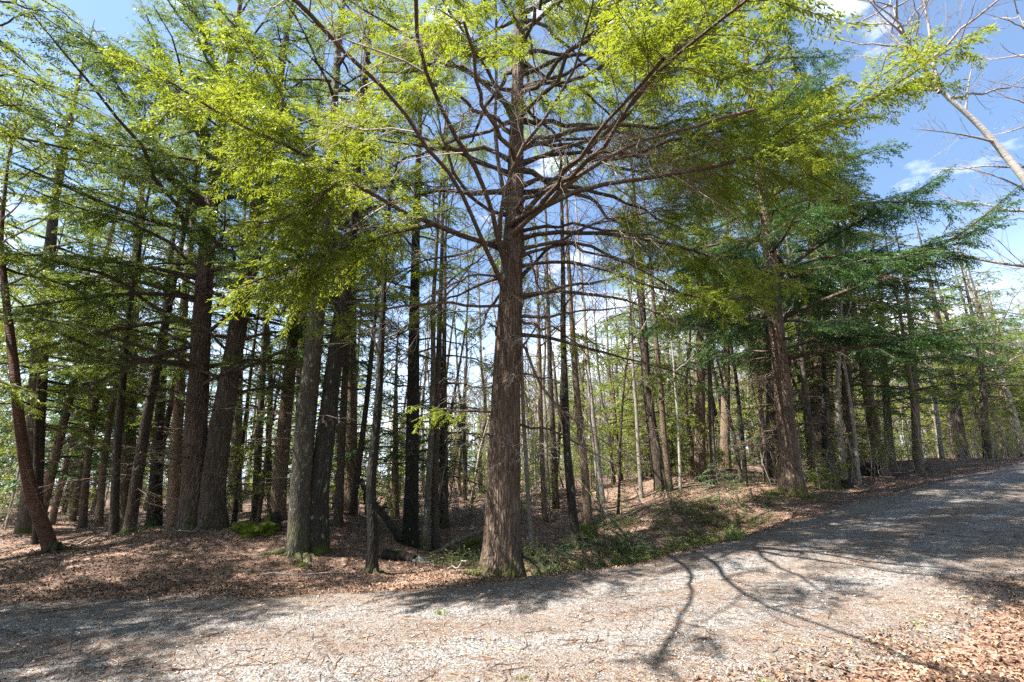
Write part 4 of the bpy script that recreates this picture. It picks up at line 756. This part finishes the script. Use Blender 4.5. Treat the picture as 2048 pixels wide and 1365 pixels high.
def background():
    r = np.random.default_rng(77); items = []
    def try_place(kind, pxr, Yr, n, sep, sc=(.85, 1.15), vs_=None):
        c = 0; tries = 0
        while c < n and tries < n*60:
            tries += 1; px = r.uniform(*pxr); Y = math.sqrt(r.uniform(Yr[0]**2, Yr[1]**2)); x = (px-1024)/FPX*Y
            s, d = road_sd(np.array([x]), np.array([Y]))
            if d[0] < HALF+2.0: continue
            if any((x-a)**2+(Y-b_)**2 < (sep+c_)**2 for a, b_, c_ in PLACED): continue
            PLACED.append((x, Y, 0.0)); v = r.integers(0, len(vs_)); items.append((kind, vs_[v], x, Y, r.uniform(*sc), r.uniform(0, 6.28), r.normal(0, .035), r.normal(0, .035), v)); c += 1
    H_, B_ = 'h', 'b'
    try_place(H_, (-150, 760), (17, 30), 20, 1.1, (.8, 1.2), HV); try_place(H_, (-150, 760), (28, 52), 24, 1.6, (.85, 1.3), HV)
    try_place(B_, (-150, 960), (15, 45), 34, .8, (.8, 1.2), BV)
    try_place(H_, (760, 1100), (18, 40), 12, 1.2, (.7, 1.0), [HV[0], HV[1], HV[4]]); try_place(B_, (760, 1100), (18, 50), 26, .7, (.8, 1.15), BV)
    try_place(H_, (1060, 1720), (17, 32), 24, 1.3, (.7, 1.1), [HV[0], HV[1], HV[2], HV[4]]); try_place(H_, (1060, 2100), (32, 58), 34, 1.8, (.85, 1.2), HV)
    try_place(B_, (1060, 1800), (16, 34), 44, .8, (.8, 1.1), BV); try_place(B_, (1060, 1900), (30, 60), 52, .8, (.8, 1.2), BV)
    try_place(H_, (1750, 2150), (29, 50), 15, 1.5, (.7, 1.1), [HV[1], HV[2], HV[3], HV[5]])
    kinds = {HV[0]: 'short bushy hemlock', HV[1]: 'young yellow-green hemlock', HV[2]: 'middle-sized hemlock', HV[3]: 'tall yellow-green hemlock', HV[4]: 'small low hemlock', HV[5]: 'tall bluish hemlock',
             BV[0]: 'pale slim bare tree', BV[1]: 'brown slim bare tree', BV[2]: 'very thin pale bare tree', BV[3]: 'grey lichened bare tree', BV[4]: 'thin dark bare tree', BV[5]: 'dark bare tree'}
    used = set(); byk = {}
    for it in items:
        kind, v, x, Y, sc, rz, tx, ty, vi = it; z = hz(x, Y)-.03
        o = v if v not in used else copy_tree(v); used.add(v); o.location = (x, Y, z); o.scale = (sc, sc, sc); o.rotation_euler = (tx*1.7, ty*1.7, rz)
        ppx = proj((x, Y, z))[0]; g = max(i for i, l in enumerate(LM) if ppx >= l[0] or i == 0); byk.setdefault((v, g), []).append((ppx, o, kinds[v], Y))
    for (v, g), lst in byk.items():
        lst.sort(key=lambda t: t[0]); 
        for k, (ppx, o, kn, Y) in enumerate(lst):
            if len(lst) == 1: o['label'] = f'only {kn} between {LM[g][1]} and {LM[g][2]}'
            else: o['label'] = f'{kn}, {ORD[k]} from left between {LM[g][1]} and {LM[g][2]}'
            o['group'] = 'hemlocks in the stand behind' if kn.endswith('hemlock') else 'slim bare trees in the stand behind'
    for v in HV+BV:
        if v not in used:
            for ch in list(v.children): bpy.data.objects.remove(ch)
            bpy.data.objects.remove(v)
background()
def behind():  # unseen hemlocks added around the camera to cut the sky light
    r = np.random.default_rng(97)
    for k, (x, y, v, sc) in enumerate([(6.5, -5, 3, 1.1), (12.5, -3.5, 5, 1.2), (17, 1.5, 3, 1.15), (-3, -7.5, 5, 1.2), (-10.5, -6, 3, 1.1), (-16, -4.5, 5, 1.2), (1.5, -12, 3, 1.3), (9, -10, 5, 1.3), (22, 6.5, 5, 1.2), (-7, -12, 3, 1.3), (15, -9, 3, 1.3), (-22, 0, 3, 1.2)]):
        o = copy_tree(HV[v]); o.location = (x, y, hz(x, y)-.03); o.scale = (sc*1.25, sc*1.25, sc); o.rotation_euler = (0, 0, r.uniform(0, 6.28))
        o['label'] = 'unseen hemlock of the wood behind the camera, added to block sky light'; o['group'] = 'unseen hemlocks added against sky light'
behind()
def far_woods():
    r = np.random.default_rng(91); n = 2300; Y = r.uniform(54, 100, n); x = r.uniform(-1.25, 1.25, n)*Y; s, d = road_sd(x, Y); m = d > 6; x = x[m]; Y = Y[m]
    dens = np.clip((x/Y+.45)/.7, .10, 1); m = r.uniform(0, 1, len(x)) < dens; x = x[m]; Y = Y[m]; n = len(x)
    H = r.uniform(8, 13, n)+np.clip(x/Y+.4, 0, 1)*9; z = height(x, Y); K = 6; u = np.linspace(0, 1, K)[None, :]; P = np.stack([x[:, None]+r.normal(0, .06, (n, K)).cumsum(1)*2, Y[:, None]+0*u, z[:, None]+H[:, None]*u-.2], 2)
    R = r.uniform(.05, .13, n)[:, None]*(1-.8*u); w = Geo(); V, F = tubes(P, R, 4); w.add(V, F)
    c1, _, _ = children(P, np.full(n, 12), .2, 1, .6, lambda t, i: H[i]*.22*(1.2-t)*r.uniform(.5, 1.3, len(t)), K=4, droop=-.15, roll=1, r=r, wob=.08); V, F = tubes(c1, np.repeat(np.array([[.03, .024, .018, .01]]), len(c1), 0), 3); w.add(V, F)
    c2, _, _ = children(c1, np.full(len(c1), 4), .2, 1, .6, lambda t, i: r.uniform(.3, .9, len(t)), K=3, droop=-.1, roll=1.2, r=r, wob=.05); V, F = tubes(c2, np.repeat(np.array([[.016, .012, .008]]), len(c2), 0), 3); w.add(V, F)
    g = Geo(); k = r.uniform(0, 1, len(c1)) < .34; sel = c1[k]; V, F = strips(sel, .12, .5, .16, r); g.add(V, F)
    o = build_multi('far_woods', [(w, M['pale_twig'], True), (g, M['needles_warm'], False)]); tag(o, 'hazy pinkish-grey mass of distant bare woods behind the stand', 'woods', None, 'stuff')
far_woods()

def brush():
    r = np.random.default_rng(95); n = 5200; Y = np.sqrt(r.uniform(15.5**2, 55**2, n)); x = r.uniform(-1.15, 1.2, n)*Y; s, d = road_sd(x, Y); m = (d > HALF+1.6) & (fbm(x*.25, Y*.25, 61, 3) > -.12) & (r.uniform(0, 1, n) < np.clip(.45+.6*x/Y+.3, .55, 1)); x = x[m]; Y = Y[m]; n = len(x)
    H = r.lognormal(.45, .5, n).clip(.5, 5); z = height(x, Y); K = 5; u = np.linspace(0, 1, K)[None]; P = np.stack([x[:, None]+(r.normal(0, .05, (n, K)).cumsum(1)+r.normal(0, .12, (n, 1))*u)*H[:, None], Y[:, None]+(r.normal(0, .05, (n, K)).cumsum(1))*H[:, None], z[:, None]+H[:, None]*u-.05], 2)
    w = Geo(); V, F = tubes(P, (.006+.006*H)[:, None]*(1-.75*u), 3); w.add(V, F)
    c1, _, i1 = children(P, np.full(n, 7), .2, 1, .7, lambda t, i: H[i]*.34*(1.2-t)*r.uniform(.5, 1.3, len(t)), K=4, droop=-.1, roll=1, r=r, wob=.08); V, F = tubes(c1, np.repeat(np.array([[.006, .005, .004, .002]]), len(c1), 0), 3); w.add(V, F)
    c2, _, _ = children(c1, np.full(len(c1), 3), .2, 1, .6, lambda t, i: r.uniform(.1, .35, len(t)), K=3, droop=-.05, roll=1.2, r=r, wob=.06); V, F = tubes(c2, np.repeat(np.array([[.0045, .0035, .002]]), len(c2), 0), 3); w.add(V, F)
    green = (r.uniform(0, 1, n) < .5)[i1]; g = Geo(); gp_ = c1[green]; c3, _, _ = children(gp_, np.full(len(gp_), 5), .1, 1, .9, lambda t, i: r.uniform(.12, .4, len(t)), K=3, droop=.2, roll=.3, r=r); V, F = strips(c3, .05, .13, .045, r); g.add(V, F)
    o = build_multi('undergrowth', [(w, M['pale_twig'], True), (g, M['needles_hero'], False)]); tag(o, 'tangle of thin pale saplings and low green sprays under the trees', 'undergrowth', None, 'stuff')
brush()

# ------------------------------------------------------------------ undergrowth, logs, stumps, stones
def sapling(px, Y, h, w, lab, seed, mat='needles_cool', lean=(0, 0)):
    r = np.random.default_rng(seed); b = ground(px, Y); root = empty('hemlock_sapling', b, lab, 'sapling', 'hemlock saplings along the ditch')
    p = np.array([[0, 0, -.05], [lean[0]*h*.4, lean[1]*h*.4, h*.5], [lean[0]*h, lean[1]*h, h]]); V, F = trunk_tube(p, [(0, .012+h*.006), (h, .003)], 6, 10, 0, 3, seed, sink=.05); mesh('stem', V, F, M['twig'], root)
    n = int(12+h*8); hs = np.linspace(.06, h*.97, n); Lh = w*(1.02-hs/h)**.6*r.uniform(.55, 1.15, n)+.06; P = whorl(p, h, hs, Lh, r.uniform(-.05, .35, n), None, .3, 6, r); R = np.stack([limb_r(.004, 6, .002) for l in Lh]); wd, lf = Geo(), Geo(); V, F = tubes(P, R, 3); wd.add(V, F)
    branch_out(P, np.full(n, .1), dict(sec=.085, ter=.06, lf=.024, size=.055, width=.02), r, wd, lf, wd, long=.45, twigr=.6, roll=.25)
    build_multi('foliage', [(wd, M['twig'], True), (lf, M[mat], False)], root)
for k, (px, Y, h, w, lab, mt) in enumerate([
    (1105, 11.4, .55, .75, 'low dark hemlock sapling in the ditch nearest the middle hemlock', 'needles_cool'), (1165, 11.9, .6, .8, 'low sapling at the foot of the slender black leaning trunk', 'needles_cool'),
    (1210, 12.6, .9, .9, 'spreading bright hemlock sapling in front of the pale fallen pole', 'needles'), (1262, 12.3, .65, .85, 'dense low sapling right of the spreading bright one', 'needles_cool'),
    (1310, 12.0, .5, .8, 'flat sapling in the ditch below the thick dark trunk', 'needles_cool'), (1365, 12.2, .5, .9, 'flat sapling with bright tips, centre of the ditch', 'needles'),
    (1420, 12.5, .45, .75, 'bright fan-like sapling at the right end of the ditch', 'needles_hero'), (1345, 14.4, 1.3, .7, 'thin waist-high sapling on the leafy rise', 'needles'),
    (1245, 14.8, 1.1, .6, 'thin sapling uphill of the spreading bright one', 'needles'), (1440, 14.6, 1.3, .9, 'bushy dark sapling left of the big right hemlock', 'needles_cool'),
    (1505, 14.8, 1.0, .8, 'sapling with drooping boughs beside the big right hemlock', 'needles'), (1640, 16.4, .9, .9, 'bright low sapling between big right hemlock and small stump', 'needles'),
    (1660, 17.2, .7, .7, 'small sapling touching the small stump', 'needles_cool'), (270, 12.6, .35, .4, 'tiny hemlock seedling in leaves right of the slim dark trunk', 'needles'),
    (1140, 13.6, .5, .6, 'small sapling behind the slender black leaning trunk', 'needles_cool'), (905, 14.2, .35, .7, 'low sapling in the hollow left of the middle hemlock', 'needles_cool'),
    (960, 14.6, .35, .6, 'low sapling tucked behind the middle hemlock trunk', 'needles')]):
    sapling(px, Y, h, w, lab, 600+k, mt)
def ditch_green():
    r = np.random.default_rng(98); n = 420; s_ = r.uniform(.3, 9.5, n); d_ = HALF+.5+np.abs(r.normal(0, 1.3, n))+.2; cx = np.interp(s_+S0, CUM, CL[:, 0]); cy = np.interp(s_+S0, CUM, CL[:, 1]); tx = np.interp(s_+S0+.3, CUM, CL[:, 0])-cx; ty = np.interp(s_+S0+.3, CUM, CL[:, 1])-cy; l = np.hypot(tx, ty); x = cx-ty/l*d_; y = cy+tx/l*d_
    m = (fbm(x*.9, y*.9, 15, 3) > -.15) & (np.hypot(x+.2, y-10) > .8); x = x[m]; y = y[m]; n = len(x); z = height(x, y); H = r.uniform(.06, .32, n); P = np.zeros((n, 4, 3)); u = np.linspace(0, 1, 4); P[:, :, 0] = x[:, None]+r.normal(0, .12, (n, 1))*u; P[:, :, 1] = y[:, None]+r.normal(0, .12, (n, 1))*u; P[:, :, 2] = z[:, None]+H[:, None]*u-.02
    w, g = Geo(), Geo(); V, F = tubes(P, np.repeat(np.array([[.004, .003, .003, .002]]), n, 0), 3); w.add(V, F)
    c, _, _ = children(P, np.full(n, 9), .2, 1, 1.2, lambda t, i: r.uniform(.10, .34, len(t)), K=4, droop=.25, roll=1.6, r=r); V, F = tubes(c, np.repeat(np.array([[.003, .0025, .002, .001]]), len(c), 0), 3); w.add(V, F); V, F = strips(c, .018, .055, .016, r); g.add(V, F)
    o = build_multi('ground_greenery', [(w, M['twig'], True), (g, M['needles'], False)]); tag(o, 'low dark green hemlock seedlings and ferny cover along the ditch', 'ground cover', None, 'stuff')
ditch_green()
def blob(name, c, rad3, mat, seed, label, cat, amp=.25, n=36, parent=None, freq=2.2, rough=1.0, kind=None):
    r = np.random.default_rng(seed); th = np.linspace(0, math.pi, n); ph = np.arange(2*n)*math.pi/n; T, Ph = np.meshgrid(th, ph, indexing='ij')
    D = np.stack([np.sin(T)*np.cos(Ph), np.sin(T)*np.sin(Ph), np.cos(T)], -1); nn = fbm(D[..., 0]*freq+seed, D[..., 1]*freq+D[..., 2]*freq*1.3, seed, 4)+.25*rough*fbm(D[..., 0]*9, D[..., 1]*9+D[..., 2]*7, seed+5, 3)
    V = (D*(1+amp*nn[..., None]*2)*np.array(rad3)).reshape(-1, 3); i = np.arange(n-1)[:, None]*2*n; j = np.arange(2*n)[None]; j2 = (j+1) % (2*n); F = np.stack([i+j, i+2*n+j, i+2*n+j2, i+j2], -1).reshape(-1, 4)
    o = mesh(name, V, F, mat, parent); 
    if parent is None: o.location = c; tag(o, label, cat)
    else: V2 = V+np.array(c); o.data.vertices.foreach_set('co', V2.astype(np.float32).ravel())
    return o
def log(name, a, c, r0, r1, mat, label, cat, seed, bend=.05, stubs=4, sides=9, lift=0):
    """a fallen log or pole from ground point a to point c, with broken side stubs"""
    r = np.random.default_rng(seed); a = np.array(a, float); c = np.array(c, float); root = empty(name, a, label, cat); n = 9; u = np.linspace(0, 1, n)[:, None]; p = a+(c-a)*u; p[1:-1] += r.normal(0, bend, (n-2, 3)); L = np.linalg.norm(c-a)
    V, F = trunk_tube(p, [(0, r0), (L, r1)], sides, 26, 0, 3, seed, .09, sink=0)
    if abs(c[2]-a[2]) < L*.6:
        q = resample(p, 26); T = nrm(np.gradient(q, axis=0)); A = nrm(np.cross(T, np.array([0, 0, 1.]))); B = np.cross(A, T); rr = np.linspace(r0, r1, 26)*(1+.15*r.normal(0, .5, 26)); ang = np.arange(sides)*2*math.pi/sides
        V = (q[:, None]+rr[:, None, None]*(A[:, None]*np.cos(ang)[None, :, None]+B[:, None]*np.sin(ang)[None, :, None])).reshape(-1, 3)
    V0 = V
    sg = Geo(); sg.add(V, F); sg.add(np.zeros((0, 3)), F) 
    if stubs:
        P = p[None]; s, _, _ = children(P, [stubs], .15, .95, .8, lambda t, i: r.uniform(.15, .55, len(t))*min(1, L*.35), K=4, droop=-.2, roll=.8, r=r, wob=.06)
        g = sg; V, F = tubes(s, np.repeat(np.array([[r1*.55, r1*.45, r1*.3, r1*.12]]), len(s), 0), 4); g.add(V, F); s2, _, _ = children(s, [2]*len(s), .3, 1, .7, .15, K=3, roll=.8, r=r); V, F = tubes(s2, np.repeat(np.array([[r1*.25, r1*.2, r1*.1]]), len(s2), 0), 3); g.add(V, F)
    for e in (0, 25*sides): sg.add(np.concatenate([V0[e:e+sides], V0[e:e+sides].mean(0)[None]]), np.array([[k_, (k_+1) % sides, sides] for k_ in range(sides)]))
    sg.build('stem', mat, root, off=a)
    return root
def gp(px, Y, up=0): g = ground(px, Y); g[2] += up; return g
def roots(tree, seed, n, L0, r0, mat):
    """surface roots of a tree, half sunk in the litter"""
    r = np.random.default_rng(seed); b = np.array(tree.location); g = Geo()
    for k in range(n):
        a = k*6.283/n+r.uniform(-.3, .3); L = L0*r.uniform(.55, 1.2); u = np.linspace(0, 1, 9); aa = a+np.cumsum(r.normal(0, .13, 9)); x = b[0]+np.cumsum(np.cos(aa))*L/9; y = b[1]+np.cumsum(np.sin(aa))*L/9; z = height(x, y)+.035*(1-u)-.03*u+r.normal(0, .01, 9); z[0] += .10
        V, F = tubes(np.stack([x, y, z], 1)[None], (r0*(1-u)**.8+.012)[None], 7); g.add(V, F)
    g.build('roots', mat, tree, off=b)
for o_ in list(bpy.data.objects):
    lb = str(o_.get('label', ''))
    if lb.startswith('broad furrowed'): roots(o_, 1, 9, 1.15, .12, M['hemlock_bark'])
    elif lb.startswith('double-trunk hemlock on'): roots(o_, 2, 9, 1.3, .12, M['double_bark'])
    elif lb.startswith('pale lichen-spotted'): roots(o_, 3, 8, .8, .08, M['lichen_bark'])
    elif lb.startswith('big right-hand'): roots(o_, 4, 9, 1.1, .12, M['hemlock_bark'])
    elif lb.startswith('leaning reddish cherry') or lb.startswith('thin crooked black'): roots(o_, 5, 6, .45, .05, M['dark_bark'])
m = gp(512, 12.2, -.04); blob('mossy_hummock', m, (.60, .42, .21), M['moss'], 5, 'bright yellow-green mossy hummock between double-trunk hemlock and lichen twin', 'moss mound', .34)
def stump(name, px, Y, r0, h, label, seed, mat='charred', moss=True):
    r = np.random.default_rng(seed); b = gp(px, Y, -.05); root = empty(name, b, label, 'stump'); n = 24; k = 14; ang = np.arange(n)*2*math.pi/n; prof = h*(.65+.55*np.abs(fbm(np.cos(ang)*1.7+seed, np.sin(ang)*1.7, seed, 4)*2)**.8)
    u = np.linspace(0, 1, k)[:, None]; R = r0*(1+.55*np.exp(-u*4)*(1+.5*np.cos(5*ang+seed))[None])*(1-.15*u)+r.normal(0, .008, (k, n)); Z = u*prof[None]
    V = np.stack([R*np.cos(ang), R*np.sin(ang), Z], -1).reshape(-1, 3); Ri = R[-1]*.72; V = np.concatenate([V, np.stack([Ri*np.cos(ang), Ri*np.sin(ang), Z[-1]*.8], 1), [[0, 0, h*.35]]])
    i = np.arange(k)[:, None]*n; j = np.arange(n)[None]; j2 = (j+1) % n; F = np.stack([i+j, i+j2, i+n+j2, i+n+j], -1).reshape(-1, 4); c = k*n+n; T = np.stack([np.arange(n)+k*n, (np.arange(n)+1) % n+k*n, np.full(n, c)], 1)
    mesh('wood', V, [F, T], M[mat], root)
    if moss: blob('moss_cap', (-r0*.55, -r0*.6, h*.42), (r0*.7, r0*.5, h*.42), M['moss'], seed+1, '', '', .2, 16, root)
stump('rotten_stump', 546, 12.6, .16, .52, 'dark rotten stump with moss, on the mossy hummock', 41)
stump('rotten_stump', 1694, 17.1, .15, .34, 'small dark stump at the foot of the sunlit whitish trunk', 42, moss=False)
def uprooted(px, Y):
    b = gp(px, Y); root = empty('uprooted_stump', b, 'dark uprooted root plate beside the thick brown leaning trunk at the verge', 'stump'); r = np.random.default_rng(9); blob('root_plate', (0, 0, .16), (.40, .25, .27), M['charred'], 44, '', '', .3, 22, root)
    P = np.zeros((14, 6, 3)); a = r.uniform(0, 6.28, 14); u = np.linspace(0, 1, 6); L = r.uniform(.35, .85, 14); 
    P[:, :, 0] = (np.cos(a)*L)[:, None]*u; P[:, :, 1] = (r.uniform(-.4, .1, 14))[:, None]*u; P[:, :, 2] = .3+(np.abs(np.sin(a))*L*.8)[:, None]*u; P += r.normal(0, .03, P.shape); g = Geo(); V, F = tubes(P, np.repeat(np.linspace(.035, .008, 6)[None], 14, 0), 5); g.add(V, F); g.build('roots', M['charred'], root)
uprooted(1738, 21.5)
o = blob('rock', gp(838, 11.3, .02), (.16, .14, .13), M['rock'], 51, 'small pale grey rock beside the dark rotten log in the hollow', 'rock', .2, 22)
log('rotten_log', gp(770, 11.6, .06), gp(828, 11.35, .07), .12, .10, M['charred'], 'short black rotten log left of the small pale grey rock', 'log', 61, .02, 0, 12)
blob('mossy_stone', gp(795, 12.1, -.02), (.30, .16, .12), M['moss'], 53, 'small mossy stone behind the short black rotten log', 'rock', .2, 20)
blob('mossy_stone', gp(606, 10.3, -.03), (.16, .12, .09), M['moss'], 54, 'little mossy lump right in front of the lichen twin tree', 'rock', .2, 18)
blob('mossy_boulder', gp(1168, 14.6, .05), (.34, .28, .3), M['moss'], 55, 'mossy boulder beside the brown trunk right of the slender black trunk', 'rock', .2, 24)
log('fallen_tree', pt(722, 960, 14.6), gp(800, 13.6, .08), .07, .11, M['charred'], 'black half-fallen stem slanting down to the thick black trunk', 'log', 62, .04, 3)
log('fallen_log', gp(862, 13.0, .08), pt(985, 1052, 15.5), .05, .07, M['log'], 'pale fallen pole lying toward the middle hemlock from its left', 'log', 63, .03, 6)
log('mossy_log', gp(930, 15.2, .1), gp(1000, 15.4, .14), .1, .09, M['moss'], 'mossy log lying just behind the middle hemlock', 'log', 64, .02, 0)
log('leaning_pole', pt(1154, 955, 14.8), gp(1262, 12.9, .03), .018, .035, M['pale_bark'], 'pale bare pole leaning diagonally across the leafy rise', 'fallen branch', 65, .01, 2)
log('fallen_branch', pt(1036, 1095, 10.0), gp(1094, 9.75, .02), .035, .018, M['dark_limb'], 'dark dead branch propped against the right foot of middle hemlock', 'fallen branch', 66, .03, 5)
log('fallen_branch', gp(838, 10.8, .05), gp(905, 10.6, .05), .02, .012, M['pale_twig'], 'bleached white branch on leaves between rock and middle hemlock', 'fallen branch', 67, .03, 6)
log('fallen_branch', gp(895, 9.9, .03), gp(932, 9.8, .2), .018, .012, M['pale_twig'], 'crooked stick poking up beside the left root of middle hemlock', 'fallen branch', 68, .03, 4)
log('fallen_branch', gp(520, 9.3, .03), gp(700, 9.2, .03), .014, .008, M['pale_twig'], 'long pale stick lying along the road edge below the twin tree', 'fallen branch', 69, .02, 3)
log('fallen_branch', gp(110, 11.2, .05), gp(260, 12.6, .1), .03, .012, M['pale_twig'], 'pale dead branch on the ground right of the leaning cherry', 'fallen branch', 70, .05, 7)
log('fallen_branch', gp(310, 12.6, .06), gp(395, 12.1, .05), .02, .01, M['pale_twig'], 'thin dead branch in front of the double-trunk hemlock root', 'fallen branch', 71, .04, 6)
log('fallen_branch', gp(1560, 14.2, .05), gp(1610, 13.4, .02), .014, .008, M['pale_twig'], 'thin fallen branch before the big right hemlock', 'fallen branch', 72, .03, 6)
log('fallen_branch', gp(1790, 21, .1), gp(1860, 20.5, .5), .03, .015, M['pale_twig'], 'tangled branch on the verge beneath the single mossy trunk', 'fallen branch', 73, .08, 8)
log('fallen_stick', gp(200, 5.2, .04), gp(262, 5.5, .04), .006, .003, M['twig'], 'small dark stick on the open gravel at lower left', 'stick', 74, .01, 2, 6)
log('fallen_stick', gp(1330, 4.25, .03), gp(1420, 4.6, .03), .006, .003, M['twig'], 'thin stick at the lower edge where gravel meets leaves', 'stick', 75, .01, 3, 6)
log('fallen_stick', gp(1640, 4.7, .05), gp(1780, 4.5, .05), .008, .004, M['pale_twig'], 'pale curved stick lying on the leaves at lower right', 'stick', 76, .02, 3, 6)
def tuft(px, Y, r0, n, h, label, seed):
    r = np.random.default_rng(seed); b = gp(px, Y, .02); a = r.uniform(0, 6.28, n); rr = r.uniform(0, r0, n); o = np.stack([rr*np.cos(a), rr*np.sin(a), 0*a], 1); o[:, 2] = height(b[0]+o[:, 0], b[1]+o[:, 1])-b[2]+.03
    D = np.stack([r.normal(0, .5, n), r.normal(0, .5, n), np.ones(n)], 1)*r.uniform(.4, 1, n)[:, None]*h; S = nrm(np.cross(D, r.normal(0, 1, (n, 3))))*.0035
    V = np.stack([o-S, o+S, o+D*.6+S*.6, o+D+D[:, ::-1]*np.array([.15, .15, -.1])], 1).reshape(-1, 3); o2 = mesh('grass_tuft', V, np.arange(n*4).reshape(-1, 4), M['grass'], smooth=False); o2.location = b; tag(o2, label, 'grass tuft')
tuft(880, 6.6, .12, 120, .035, 'small green tuft on the gravel left of centre', 81); tuft(1045, 4.55, .07, 70, .03, 'small green tuft on gravel at the bottom centre', 82)
tuft(1540, 4.35, .10, 150, .04, 'bright green tuft among leaves at the lower right', 83); tuft(1838, 5.7, .08, 70, .035, 'green tuft on gravel near the right road edge', 84); tuft(1470, 11.2, .22, 160, .2, 'dry pale grass clump at the right end of the ditch', 85)
